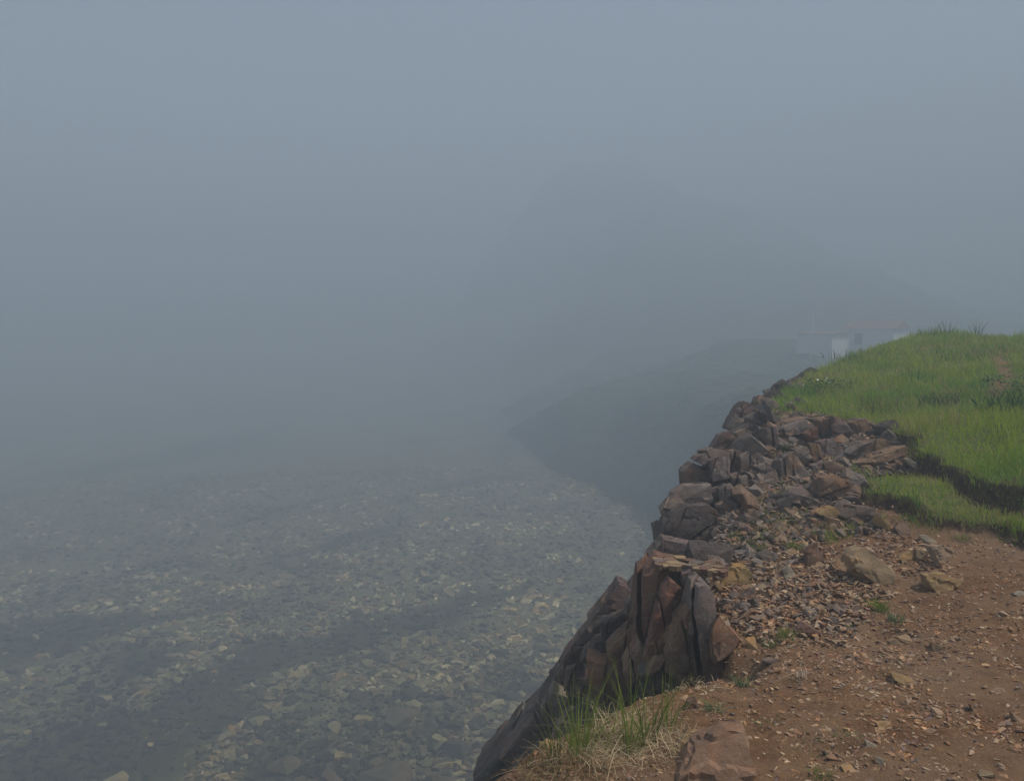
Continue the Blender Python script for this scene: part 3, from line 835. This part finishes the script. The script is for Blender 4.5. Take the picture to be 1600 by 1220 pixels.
# loose sprigs straying from the turf into rocks and soil
bx, by, bh = [], [], []
STRAY = [(1190, 620), (1300, 640), (1420, 670), (1450, 720), (1340, 740), (1330, 800), (1430, 830), (1600, 870), (1600, 800), (1500, 800), (1400, 800), (1300, 850), (1180, 870), (1120, 870), (1200, 760), (1180, 680)]
while len(bx) < 420:
    px, py = random.uniform(1120, 1600), random.uniform(620, 870)
    if not bool(inpoly(px, py, STRAY)) or fbm(np.array(px * .02), np.array(py * .03), 7) < -.05: continue
    D = hit(px, py, 4, 15, 300); p = P(px, py, D); bx.append(p.x); by.append(p.y); bh.append(random.uniform(.03, .11))
bx, by, bh = map(np.array, (bx, by, bh))
q = 26; x = np.repeat(bx, q) + rng.normal(0, .035, len(bx) * q); y = np.repeat(by, q) + rng.normal(0, .035, len(bx) * q); h = np.repeat(bh, q) * rng.uniform(.4, 1.2, len(x))
A.append(blades(np.stack([x, y, height(x, y) - .01], -1), h, .007 * rng.uniform(.6, 1.2, len(x)), rng.normal(0, .45, (len(x), 2)), green(x, y, len(x)) * .85))
off = 0; Vs, Fs, Cs = [], [], []
for V, Fc, C in A:
    Vs.append(V); Fs.append(Fc + off); Cs.append(C); off += len(V)
link("turf_grass", mesh_np("turf_grass", np.concatenate(Vs), np.concatenate(Fs), M_grass, {"Col": (np.concatenate(Cs), 'FLOAT_COLOR')}),
     label="green and yellowish grass covering the mound and the small turf shelf", kind="stuff", cat="grass")

def tuft(px, py, n_, hgt, spread, lab, c_, name="grass_tuft", cat="grass tuft", wid=.005, lean=.5, group="single grass tufts", dry=0, D=None, dryh=.6, bias=(0, 0), segs=5):
    D = D or hit(px, py); p = P(px, py, D)
    n2 = int(n_)
    ang = rng.uniform(0, 6.283, n2); rr = spread * np.sqrt(rng.uniform(0, 1, n2))
    ox, oy = np.cos(ang) * rr, np.sin(ang) * rr
    oz = height(p.x + ox, p.y + oy) - p.z
    oz = np.clip(oz, -.05, .05)
    h = hgt * rng.uniform(.45, 1.05, n2)
    ln = rng.normal(0, lean, (n2, 2)) + np.stack([ox, oy], -1) / max(spread, .01) * .4 + np.array(bias)
    c = np.array(c_)[None] * rng.uniform(.7, 1.35, (n2, 1))
    isd = rng.uniform(0, 1, n2) < dry
    c = np.where(isd[:, None], np.array([.46, .36, .2]) * rng.uniform(.6, 1.2, (n2, 1)), c)
    h = np.where(isd, h * dryh, h); ln = np.where(isd[:, None], ln * 2.2, ln)
    V, Fc, C = blades(np.stack([ox, oy, oz - .005], -1), h, wid * rng.uniform(.5, 1.1, n2), ln, c, segs=segs, droop=.25)
    return link(name, mesh_np(name, V, Fc, M_grass, {"Col": (C, 'FLOAT_COLOR')}), label=lab, cat=cat, group=group, loc=p)

G1 = (.14, .19, .035); G2 = (.20, .26, .045); G3 = (.12, .19, .08)
tuft(1372, 955, 170, .085, .05, "bright green tuft on the dark hollow below the largest boulder", G2, dry=.08)
tuft(1400, 972, 90, .08, .05, "greyer grass tuft just right of the bright green one over the dark hollow", G3, dry=.3)
tuft(1225, 1000, 130, .08, .05, "green tuft with hanging dry roots at the foot of the rubble", G2, dry=.3)
tuft(1205, 1010, 60, .06, .04, "low green sprigs left of the tuft with hanging roots", G1, dry=.25)
tuft(1328, 985, 50, .05, .03, "tiny dark green sprig among the lower rubble stones", G3)
tuft(1158, 1072, 90, .075, .03, "spiky pale green tuft with a dark root ball on the near lip", G3, dry=.3, lean=.8)
tuft(1090, 1068, 70, .075, .035, "spiky tuft at the foot of the tall split pillar", G3, dry=.35, lean=.8)
tuft(1116, 1112, 90, .06, .045, "low grey-green tuft left of the path between two spiky tufts and the broad boulder", G3, dry=.3, lean=.8)
tuft(1240, 862, 110, .11, .06, "green tuft at the back of the rubble, left of the squat dark boulder", G2, dry=.1)
tuft(1195, 842, 120, .10, .10, "olive tuft on the stones below the dark cliff block", G1, dry=.35)
tuft(1150, 862, 80, .07, .09, "sparse olive grass behind the ledge of thin plates", G1, dry=.4)
tuft(1262, 768, 90, .12, .07, "short green tuft between the square grey block and the brown block", G1, dry=.25)
tuft(1230, 700, 90, .20, .07, "upright green tuft growing in a crack of the upper outcrop", (.045, .085, .02), D=8.7)
tuft(1277, 1178, 60, .03, .09, "faint grey-green seedlings on the path at the bottom", G3, dry=.2, lean=.8)
tuft(1322, 1148, 50, .035, .06, "small grey-green sprig beside a dark pit in the path", G3, dry=.3, lean=.8)
tuft(1205, 1132, 50, .03, .07, "thin sprig of grass on the path right of the broad boulder", G3, dry=.3, lean=.8)
tuft(1280, 1218, 50, .04, .04, "bright sprig of grass cut by the bottom edge of the photo", G1, lean=.7)
tuft(1470, 632, 160, .22, .25, "darker clump of bent grass on the front of the mound", (.04, .08, .03), dry=.1, wid=.012)
tuft(1590, 640, 220, .30, .45, "lush dark green leafy clump at the right edge of the mound", (.03, .085, .025), dry=.03, wid=.02)
tuft(1378, 640, 120, .3, .3, "pale upright straws standing out of the mound grass", (.15, .15, .06), dry=.2, wid=.008, lean=.25)
for i, (px, h) in enumerate([(1456, .42), (1480, .45), (1524, .5)]):
    tuft(px, 528, 30, h, .12, ["leftmost of three thin weed clumps on the skyline of the mound", "middle of three thin weed clumps on the skyline of the mound", "rightmost of three thin weed clumps on the skyline of the mound"][i],
         (.05, .07, .03), name="weed", cat="weed", wid=.010, lean=.2, group="weeds on the skyline", D=17.7)
tuft(1325, 556, 60, .22, .5, "wispy weeds on the skyline left of the mound, in front of the white house", (.06, .09, .04), name="weed", cat="weed", wid=.010, lean=.2, group="weeds on the skyline", D=16.3)

# long grass on the near lip
tuft(905, 1190, 62, .42, .05, "tall green grass clump at the outer lip, leftmost of the long clumps", G2, wid=.005, lean=.16, dry=.15, group="long grass on the lip")
tuft(985, 1180, 28, .50, .04, "tall thin green blades in the middle of the straw tangle", G2, wid=.005, lean=.15, dry=.1, group="long grass on the lip")
tuft(1012, 1168, 26, .42, .045, "green blades right of the middle long clump", G1, wid=.006, lean=.2, dry=.2, group="long grass on the lip")
tuft(1043, 1140, 40, .32, .05, "long clump with one blade arching to the right over the pillar foot", G2, wid=.005, lean=.22, bias=(.25, 0), dry=.25, group="long grass on the lip")
tuft(940, 1130, 40, .16, .06, "short green blades beside the pale rounded stone on the lip", G1, wid=.005, lean=.2, dry=.4, group="long grass on the lip")
tuft(872, 1188, 40, .30, .05, "thin green clump nearest the sea on the outer lip", G1, wid=.005, lean=.2, dry=.25, group="long grass on the lip")
tuft(960, 1165, 110, .14, .12, "short fresh green grass growing through the straw tangle", G2, wid=.005, lean=.4, dry=.2, group="long grass on the lip")
tuft(850, 1205, 70, .13, .10, "brownish grass hanging at the outermost corner of the lip", (.14, .12, .04), wid=.005, lean=.5, dry=.4, group="long grass on the lip")
tuft(900, 1222, 120, .10, .16, "low mixed grass at the bottom edge below the long clumps", (.13, .13, .05), wid=.005, lean=.7, dry=.5, group="long grass on the lip")

# tangle of dry straw
def straw(px, py, n_, L, spread, lab, name="dry_straw", cat="dry grass", group="dry straw on the lip", flat=.35, colr=(.62, .49, .30), wid=.005):
    D = hit(px, py); p = P(px, py, D)
    u = rng.normal(0, 1, (n_, 2)) * np.array(spread)
    z0 = height(p.x + u[:, 0], p.y + u[:, 1]) - p.z
    z0 = np.clip(z0, -.08, .08)
    ln = rng.normal(0, 1.3, (n_, 2))
    h = L * rng.uniform(.3, 1, n_) * flat
    c = np.array(colr)[None] * rng.uniform(.5, 1.25, (n_, 1))
    V, Fc, C = blades(np.stack([u[:, 0], u[:, 1], z0 + rng.uniform(0, .04, n_)], -1), h, wid * rng.uniform(.4, 1, n_), ln * 1.6, c, segs=4, droop=.28)
    return link(name, mesh_np(name, V, Fc, M_grass, {"Col": (C, 'FLOAT_COLOR')}), label=lab, cat=cat, group=group, loc=p)
straw(975, 1150, 360, .22, (.11, .07), "thick tangle of dead straw between the long green clumps")
straw(950, 1195, 280, .2, (.12, .05), "pale dead straw lying at the bottom left of the broad boulder")
straw(1045, 1170, 160, .2, (.06, .05), "bleached straw stems crossing beside the ochre chunk")
straw(880, 1205, 260, .12, (.10, .04), "short brown dead grass near the outermost corner of the lip", colr=(.36, .23, .11))
straw(1085, 1080, 60, .1, (.07, .03), "few dry stems at the foot of the tall split pillar")
straw(1255, 1062, 40, .1, (.02, .015), "pale dry root cluster lying on the path", name="dry_roots", cat="dry roots", group="dry roots", colr=(.6, .52, .4))
straw(1230, 1022, 30, .08, (.02, .01), "dry roots hanging under the tuft at the foot of the rubble", name="dry_roots", cat="dry roots", group="dry roots")

# roots hanging from the bank at the right edge
def hanging_roots(px, py, n_, L, lab):
    D = hit(px, py); p = P(px, py, D)
    base = np.stack([rng.normal(0, .06, n_), rng.uniform(-.06, .02, n_), rng.uniform(0, .04, n_)], -1)
    V, Fc, C = blades(base, -L * rng.uniform(.5, 1, n_), .006 * rng.uniform(.4, 1, n_), rng.normal(0, .5, (n_, 2)) + np.array([0, .5]), np.array([.32, .25, .18])[None] * rng.uniform(.5, 1.1, (n_, 1)), segs=4, droop=.1)
    return link("hanging_roots", mesh_np("hanging_roots", V, Fc, M_grass, {"Col": (C, 'FLOAT_COLOR')}), label=lab, cat="roots", loc=p + Vector((0, -.04, .02)))
hanging_roots(1578, 752, 60, .24, "pale roots hanging over the dark turf bank at the right edge")

qn = 900
px_ = rng.uniform(1440, 1640, qn); qy = np.interp(px_, [1440, 1500, 1600, 1640], [722, 748, 768, 775]) + rng.normal(0, 4, qn)
pts_ = [P(a_, b_, hit(a_, b_, 5, 10, 200)) for a_, b_ in zip(px_, qy)]
base = np.array([tuple(q_) for q_ in pts_]) + np.array([0, -.03, .02])
V, Fc, C = blades(base, -rng.uniform(.05, .2, qn), .004 * rng.uniform(.4, 1, qn), rng.normal(0, .5, (qn, 2)), np.array([.16, .11, .07])[None] * rng.uniform(.4, 1.6, (qn, 1)), segs=3, droop=.1)
link("fine_roots", mesh_np("fine_roots", V, Fc, M_grass, {"Col": (C, 'FLOAT_COLOR')}), ground, kind="stuff")

# flowering plant and single white flowers on the mound
def plant(px, py, lab, nleaf, rad, h0):
    D = hit(px, py); p = P(px, py, D)
    root = link("flowering_plant", None, label=lab, cat="plant", loc=p)
    V, Fc, C = [], [], []
    for i in range(nleaf):
        a = random.uniform(0, 6.28); r_ = rad * math.sqrt(random.random()); h = random.uniform(.03, h0)
        c0 = Vector((math.cos(a) * r_, math.sin(a) * r_, h)); L = random.uniform(.03, .06)
        t = Vector((random.gauss(0, 1), random.gauss(0, 1), random.uniform(-.2, .8))).normalized() * L
        s_ = t.cross(Vector((0, 0, 1))).normalized() * L * .35
        k = len(V); V += [c0, c0 + t * .5 + s_, c0 + t, c0 + t * .5 - s_]; Fc.append((k, k + 1, k + 2, k + 3))
        v = random.uniform(.7, 1.3); C += [(.03 * v, .085 * v, .03 * v)] * 4
    link("foliage", mesh_np("foliage", np.array(V), np.array(Fc), M_grass, {"Col": (np.array(C), 'FLOAT_COLOR')}), root)
    return root
M_white = plain("petal_white", (.8, .8, .74), .7, .1)
def flower_mesh():
    bm = bmesh.new()
    for k in range(6):
        a = k * math.pi / 3
        c0 = Vector((0, 0, 0)); t = Vector((math.cos(a), math.sin(a), .25)); s_ = Vector((-math.sin(a), math.cos(a), 0)) * .35
        bm.faces.new([bm.verts.new(q) for q in (c0, t * .6 + s_, t, t * .6 - s_)])
    me = bpy.data.meshes.new("flower_head"); bm.to_mesh(me); bm.free(); me.materials.append(M_white); return me
FM = flower_mesh()
pl = plant(1296, 612, "low dark green plant with small white blossoms on the left side of the mound", 420, .42, .2)
for k in range(9):
    o = link("blossom", FM, pl); a = random.uniform(0, 6.28); r_ = .38 * math.sqrt(random.random())
    o.location = (math.cos(a) * r_, math.sin(a) * r_, random.uniform(.15, .23)); o.scale = (.022,) * 3; o.rotation_euler = (-.6, 0, a)
pr = plant(1596, 618, "leafy bright green plant at the right edge of the mound", 500, .5, .28)
for px, py, lab in ((1403, 599, "white flower alone in the middle of the mound"), (1369, 623, "white flower low on the left of the mound near the rocks")):
    D = hit(px, py); p = P(px, py, D)
    r0 = link("white_flower", None, label=lab, cat="flower", group="white flowers on the mound", loc=p - Vector((0, 0, .03)))
    V, Fc, C = blades(np.zeros((1, 3)), np.array([.16]), np.array([.006]), np.zeros((1, 2)), np.array([[.06, .1, .03]]), 3)
    link("stem", mesh_np("stem", V, Fc, M_grass, {"Col": (C, 'FLOAT_COLOR')}), r0)
    f = link("flower_head", FM, r0); f.location = (0, 0, .15); f.scale = (.035,) * 3; f.rotation_euler = (-.5, 0, 0)

# ------------------------------------------------------------------ sea and sea bed
SEA = -14.0
ax = np.concatenate([np.linspace(-900, -130, 12), np.arange(-120, 45, .6), np.linspace(60, 900, 12)])
ay = np.concatenate([np.linspace(-900, 0, 12), np.arange(8, 150, .6), np.linspace(170, 900, 14)])
X, Y = np.meshgrid(ax, ay)
def bed_z(x, y):
    deep = 1.3 + 2.2 * sstep(5, -60, x + .3 * y - 10) + 1.2 * fbm(x * .05, y * .05, 91)
    return SEA - np.maximum(deep, .5) + .25 * fbm(x * .25, y * .25, 92)
Z = bed_z(X, Y)
ALG = [[(-30, 1135), (120, 1090), (260, 1075), (400, 1040), (440, 1055), (320, 1120), (120, 1175), (-30, 1190)], [(560, 965), (640, 925), (720, 900), (850, 882), (810, 925), (700, 955), (640, 975), (520, 1010), (430, 1050), (280, 1100), (140, 1145), (60, 1140), (180, 1080), (330, 1025), (430, 985)],
       [(-50, 955), (80, 925), (220, 925), (300, 940), (180, 975), (60, 1000), (-50, 1010)],
       [(150, 1010), (260, 990), (290, 1010), (180, 1050), (100, 1060)],
       [(60, 1220), (130, 1170), (260, 1120), (380, 1110), (330, 1150), (200, 1190), (160, 1230)],
       [(420, 850), (470, 842), (500, 850), (440, 868)], [(560, 1090), (640, 1060), (690, 1070), (600, 1110)], [(300, 1215), (420, 1150), (520, 1160), (420, 1230)]]
def algae(x, y):
    wx = x + 3.0 * fbm(x * .22, y * .22, 71); wy = y + 3.5 * fbm(x * .22, y * .22, 72)
    px, py = proj(wx, wy, np.full_like(np.asarray(wx, float), SEA - 1))
    px = np.nan_to_num(px); py = np.nan_to_num(py)
    a = np.zeros(np.shape(x), bool)
    for q in ALG: a |= inpoly(px, py, q)
    # more streaks on the same bearing
    u = (x * .755 - y * -.656); u = x * .655 + y * .755; v = x * .755 - y * .655
    a |= (fbm(u * .05, v * .16, 63, 4) > np.where(py > 1000, .15, .26)) & (px < 820)
    a &= fbm(x * .45, y * .45, 64, 4) > -.6
    return a
acc = sum(algae(X + dx, Y + dy).astype(float) for dx, dy in ((0, 0), (.5, 0), (-.5, 0), (0, .5), (0, -.5))) / 5
nx, ny = len(ax), len(ay)
idx = np.arange(nx * ny).reshape(ny, nx)
quads = np.stack([idx[:-1, :-1], idx[:-1, 1:], idx[1:, 1:], idx[1:, :-1]], -1).reshape(-1, 4)
m, n, b = newmat("sea_bed")
pos = N(n, "ShaderNodeNewGeometry").outputs["Position"]
c = mixrgb(n, (.10, .094, .066), (.23, .215, .15), noisef(n, .9, 8, .7, pos))
v = N(n, "ShaderNodeTexVoronoi", Scale=1.6); n.links.new(pos, v.inputs["Vector"])
vr = N(n, "ShaderNodeMapRange"); n.links.new(v.outputs["Color"], vr.inputs[0])
c = mixrgb(n, c, (.36, .34, .27), noisef(n, 2.5, 6, .75, pos, .52, .66, 3))
aa = N(n, "ShaderNodeAttribute", attribute_name="algae").outputs["Fac"]
c = mixrgb(n, c, mixrgb(n, (.034, .036, .018), (.08, .074, .038), noisef(n, .5, 6, .6, pos)), aa)
n.links.new(c, b.inputs["Base Color"])
bump(n, b, v.outputs["Distance"], -.6, .3)
seabed = link("seabed", mesh_np("seabed", np.stack([X, Y, Z], -1).reshape(-1, 3), quads, m, {"algae": (acc.ravel(), 'FLOAT')}, smooth=True), kind="structure")

SPAL = [(.34, .32, .23), (.23, .21, .155), (.46, .44, .36), (.12, .105, .07), (.25, .19, .13), (.075, .064, .052)]
def sea_pts(n_, y0, y1):
    y = y0 * (y1 / y0) ** rng.uniform(0, 1, n_); x = rng.uniform(-.78, .30, n_) * y - 3 * rng.uniform(0, 1, n_)
    a = algae(x, y)
    dn = .25 + 1.1 * vnoise(x * .23, y * .23, 23)
    k = (~a | (rng.uniform(0, 1, n_) < .42)) & (rng.uniform(0, 1, n_) < dn)
    return x[k], y[k], a[k] & (rng.uniform(0, 1, int(k.sum())) < .93)
x, y, mossy = sea_pts(140000, 18, 90)
z = bed_z(x, y)
r = (.026 + .25 * rng.uniform(0, 1, len(x)) ** 5.0)
scl = np.stack([r * rng.uniform(1, 1.7, len(r)), r * rng.uniform(.7, 1.1, len(r)), r * rng.uniform(.5, 1, len(r))], -1)
spro = proto_arrays([stone_mesh('p', 900 + i, random.uniform(.55, .85), None, 12) for i in range(10)])
scol = np.where(mossy[:, None], pal(len(x), [(.035, .037, .018), (.055, .052, .026), (.045, .038, .026), (.075, .068, .038)]), pal(len(x), SPAL))
V, Fc, C = stone_cloud(spro, np.stack([x, y, z + r * .2], -1), scl, scol * (.45 + 1.0 * sstep(-.35, .35, fbm(x * .3, y * .3, 303)))[:, None] * (1.1 - .35 * sstep(0, -35, x))[:, None] * (.66 + .65 * sstep(27, 50, y))[:, None], .4)  # dimming by deeper water put into stone colour: darker leftwards, lighter further off
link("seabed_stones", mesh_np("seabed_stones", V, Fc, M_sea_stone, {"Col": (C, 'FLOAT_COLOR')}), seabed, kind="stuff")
sblocks = [stone_mesh("sea_rock", 700 + i, random.uniform(.5, .8), M_sea_boulder, 18) for i in range(10)]
SEAB = [(628, 1090, 1.5), (830, 1045, 1.1), (600, 1190, 1.9), (695, 1060, .9), (710, 1140, 1.2), (270, 1185, 1.3), (440, 1150, 1.2), (60, 1210, 1.4), (490, 1120, .9), (740, 1100, .9), (380, 1200, 1.3),
        (560, 1050, .9), (640, 1030, .8), (780, 985, .9), (800, 1010, .8), (520, 1205, 1.1), (330, 1190, .8), (700, 1190, 1.0), (205, 1150, .8), (860, 980, .8), (455, 855, 1.6)]
cnt = 0
items = []
for px, py, r_ in SEAB:
    ang = math.atan((py - 610) / F) + PITCH; D = 16.0 / math.tan(ang); r_ *= .62 ; p = P(px, py, D); items.append((p.x, p.y, r_, .0))
while len(items) < 280:
    y = 23 * (60 / 23) ** random.random(); x = random.uniform(-.66, .12) * y
    if bool(algae(np.array([x]), np.array([y]))[0]) and random.random() < .8: continue
    items.append((x, y, random.uniform(.25, .55), 1))
for x, y, r_, k in items:
    o = link("rock", random.choice(sblocks), seabed)
    o.location = (x, y, float(bed_z(x, y)) + r_ * .15)
    o.rotation_euler = (random.uniform(-.3, .3), random.uniform(-.3, .3), random.uniform(0, 6.28))
    o.scale = (r_ * random.uniform(.9, 1.2), r_ * random.uniform(.6, .9), r_ * random.uniform(.45, .7))
    c_ = random.choice([(.085, .074, .072), (.06, .062, .048), (.14, .12, .10)] + ([SPAL[0]] if k else [])); o.color = (*c_, 1)

m = bpy.data.materials.new("sea_water"); m.use_nodes = True; n = m.node_tree
for q in list(n.nodes): n.nodes.remove(q)
out = N(n, "ShaderNodeOutputMaterial")
tr = N(n, "ShaderNodeBsdfTransparent"); tr.inputs["Color"].default_value = (.95, .92, .76, 1)
gl = N(n, "ShaderNodeBsdfGlossy"); gl.inputs["Roughness"].default_value = .08
fr = N(n, "ShaderNodeFresnel"); fr.inputs["IOR"].default_value = 1.33
mx = N(n, "ShaderNodeMixShader")
n.links.new(fr.outputs[0], mx.inputs[0]); n.links.new(tr.outputs[0], mx.inputs[1]); n.links.new(gl.outputs[0], mx.inputs[2]); n.links.new(mx.outputs[0], out.inputs[0])
pos = N(n, "ShaderNodeNewGeometry").outputs["Position"]
w1 = N(n, "ShaderNodeTexNoise", Scale=.9, Detail=4, Roughness=.55); n.links.new(pos, w1.inputs["Vector"])
bp = N(n, "ShaderNodeBump", Strength=.25, Distance=.15); n.links.new(w1.outputs["Fac"], bp.inputs["Height"])
n.links.new(bp.outputs[0], gl.inputs["Normal"]); n.links.new(bp.outputs[0], fr.inputs["Normal"])
wv = np.array([(-900, -900, SEA), (900, -900, SEA), (900, 900, SEA), (-900, 900, SEA)])
link("sea", mesh_np("sea", wv, np.array([[0, 1, 2, 3]]), m), kind="structure")

# ------------------------------------------------------------------ far headland with its hill
coast = [(14.5, 30), (13, 42), (13, 56), (13.5, 66), (8, 86), (-2, 108), (-20, 140), (-48, 190), (-90, 260), (-110, 340), (-130, 460), (60, 520)]
ftop = [tuple(P(*q)) for q in [(905, 285, 262), (970, 290, 265), (1050, 300, 265), (830, 345, 275), (760, 440, 340), (690, 530, 400), (620, 600, 420), (1130, 335, 275), (1210, 375, 285), (1330, 450, 290), (1450, 515, 280),
        (960, 395, 205), (1040, 400, 200), (870, 460, 230), (790, 550, 260), (1150, 430, 195), (1000, 480, 182), (1100, 490, 165), (900, 575, 165),
        (1000, 590, 122), (1200, 556, 100), (1250, 551, 106), (1320, 552, 110), (1400, 552, 112), (1500, 552, 100), (1150, 600, 88), (1050, 680, 72)]]
ftop += [(22, 34, -1.5), (28, 45, -2.5), (30, 60, -4), (60, 40, -1), (60, 80, -4), (90, 95, -4), (160, 120, -2), (250, 300, 5), (140, 380, 8), (20, 420, 25), (120, 30, 0), (38, 90, -6)]
ft = tps(ftop)
def coast_dist(x, y):
    best = np.full(x.shape, 1e9)
    for (x1, y1), (x2, y2) in zip(coast[:-1], coast[1:]):
        dx, dy = x2 - x1, y2 - y1
        t = np.clip(((x - x1) * dx + (y - y1) * dy) / (dx * dx + dy * dy), 0, 1)
        best = np.minimum(best, np.hypot(x - x1 - t * dx, y - y1 - t * dy))
    ins = inpoly(x, y, coast + [(400, 520), (400, 30)])
    return np.where(ins, best, -best)
ax = np.concatenate([np.arange(-130, 150, 1.5), np.arange(152, 300, 12)]); ay = np.concatenate([np.arange(31.5, 330, 1.5), np.arange(332, 520, 6)])
X, Y = np.meshgrid(ax, ay)
d = coast_dist(X, Y) + 3 * fbm(X * .08, Y * .08, 201)
Zt = ft(X, Y) + (2.0 + .02 * Y) * fbm(X * .05, Y * .05, 202) + 2.5 * np.abs(fbm(X * .03, Y * .03, 212)) + .8 * fbm(X * .3, Y * .3, 203)
Zc = SEA - .6 + d * 1.5 + 2.5 * fbm(X * .12, Y * .12, 204)
shelf = 1.6 - .0405 * Y + .25 * fbm(X * .2, Y * .2, 220) + 8 * sstep(31, 22, X) + 200 * sstep(101, 175, Y)   # level ground the houses stand on
Zt = np.minimum(Zt, shelf)
Z = np.where(d > -1.5, np.minimum(Zt, Zc), -24)
Z = np.maximum(Z, -24)
m, n, b = newmat("hill_scrub")
pos = N(n, "ShaderNodeNewGeometry").outputs["Position"]
c = mixrgb(n, (.030, .042, .020), (.055, .072, .030), noisef(n, .12, 8, .7, pos))
c = mixrgb(n, c, (.07, .065, .06), noisef(n, .2, 8, .7, pos, .55, .68, 8))
n.links.new(c, b.inputs["Base Color"])
tb = N(n, "ShaderNodeTexNoise", Scale=.7, Detail=6); n.links.new(pos, tb.inputs["Vector"]); bump(n, b, tb.outputs["Fac"], 1, 1.5)
nx, ny = len(ax), len(ay)
idx = np.arange(nx * ny).reshape(ny, nx)
quads = np.stack([idx[:-1, :-1], idx[:-1, 1:], idx[1:, 1:], idx[1:, :-1]], -1).reshape(-1, 4)
keep = Z.ravel()[quads].max(1) > -23.9
link("hill", mesh_np("hill", np.stack([X, Y, Z], -1).reshape(-1, 3), quads[keep], m, smooth=True), kind="structure")

# ------------------------------------------------------------------ white house and mast on the far headland
M_wall = plain("white_wall", (.82, .82, .80), .8, .08, .8); M_roof = plain("red_roof", (.30, .15, .13), .7, .3, 1.2)
M_dark = plain("dark_glass", (.03, .035, .04), .3, .2); M_metal = plain("white_metal", (.75, .76, .76), .5, .1)
def box(bm, x0, x1, y0, y1, z0, z1):
    v = [bm.verts.new(q) for q in ((x0, y0, z0), (x1, y0, z0), (x1, y1, z0), (x0, y1, z0), (x0, y0, z1), (x1, y0, z1), (x1, y1, z1), (x0, y1, z1))]
    for f in ((0, 3, 2, 1), (4, 5, 6, 7), (0, 1, 5, 4), (1, 2, 6, 5), (2, 3, 7, 6), (3, 0, 4, 7)): bm.faces.new([v[i] for i in f])
def bobj(name, fn, mat, parent=None, **kw):
    bm = bmesh.new(); fn(bm); me = bpy.data.meshes.new(name); bm.to_mesh(me); bm.free(); me.materials.append(mat)
    return link(name, me, parent, **kw)
def gable(bm, x0, x1, y0, y1, z0, z1, ov=.3):
    ym = (y0 + y1) / 2
    v = [bm.verts.new(q) for q in ((x0 - ov, y0 - ov, z0), (x1 + ov, y0 - ov, z0), (x1 + ov, y1 + ov, z0), (x0 - ov, y1 + ov, z0), (x0 - ov, ym, z1), (x1 + ov, ym, z1))]
    for f in ((0, 1, 5, 4), (2, 3, 4, 5), (0, 4, 3), (1, 2, 5), (0, 3, 2, 1)): bm.faces.new([v[i] for i in f])
def house(px0, px1, pyb, pyt, D, rise, label, wins, name="house"):
    a, b_ = P(px0, pyb, D), P(px1, pyb, D); h = P(px0, pyt, D).z - a.z; w = b_.x - a.x
    r0 = link(name, None, label=label, cat="building", loc=a)
    r0.rotation_euler.z = -.8
    bobj("wall", lambda bm: box(bm, 0, w, 0, 5, -3, h), M_wall, r0)
    bobj("roof", lambda bm: gable(bm, 0, w, 0, 5, h + .003, h + rise), M_roof, r0)
    for wx in wins:
        bobj("window", lambda bm: box(bm, wx * w - .45, wx * w + .45, -.06, .05, h * .35, h * .8), M_dark, r0)
house(1318, 1392, 551, 513, 99, .9, "white house with a pale red roof behind the grassy mound, faint in the fog", (.3,))
house(1245, 1300, 550, 521, 97, .3, "low white outbuilding left of the red-roofed house, faint in the fog", (), name="outbuilding")
p0, p1_ = P(1268, 548, 95), P(1268, 486, 95)
r0 = link("mast", None, label="thin white mast standing beside the low outbuilding in the fog", cat="mast", loc=p0)
hh = p1_.z - p0.z
bobj("pole", lambda bm: bmesh.ops.create_cone(bm, cap_ends=True, segments=10, radius1=.16, radius2=.08, depth=hh + 3, matrix=Matrix.Translation((0, 0, (hh - 3) / 2))), M_metal, r0)
bobj("crossarm", lambda bm: box(bm, -.9, .9, -.05, .05, hh * .82, hh * .82 + .1), M_metal, r0)

# ------------------------------------------------------------------ fog
bmz = bmesh.new(); box(bmz, -1000, 1000, -1000, 1000, -27, 58)
me = bpy.data.meshes.new("haze"); bmz.to_mesh(me); bmz.free()
m = bpy.data.materials.new("fog"); m.use_nodes = True; n = m.node_tree
for q in list(n.nodes): n.nodes.remove(q)
out = N(n, "ShaderNodeOutputMaterial"); pv = N(n, "ShaderNodeVolumePrincipled")
pv.inputs["Color"].default_value = (.53, .625, .715, 1)
pv.inputs["Density"].default_value = .0145
pv.inputs["Anisotropy"].default_value = 0.0
n.links.new(pv.outputs[0], out.inputs["Volume"])
me.materials.append(m)
link("haze", me, kind="stuff")
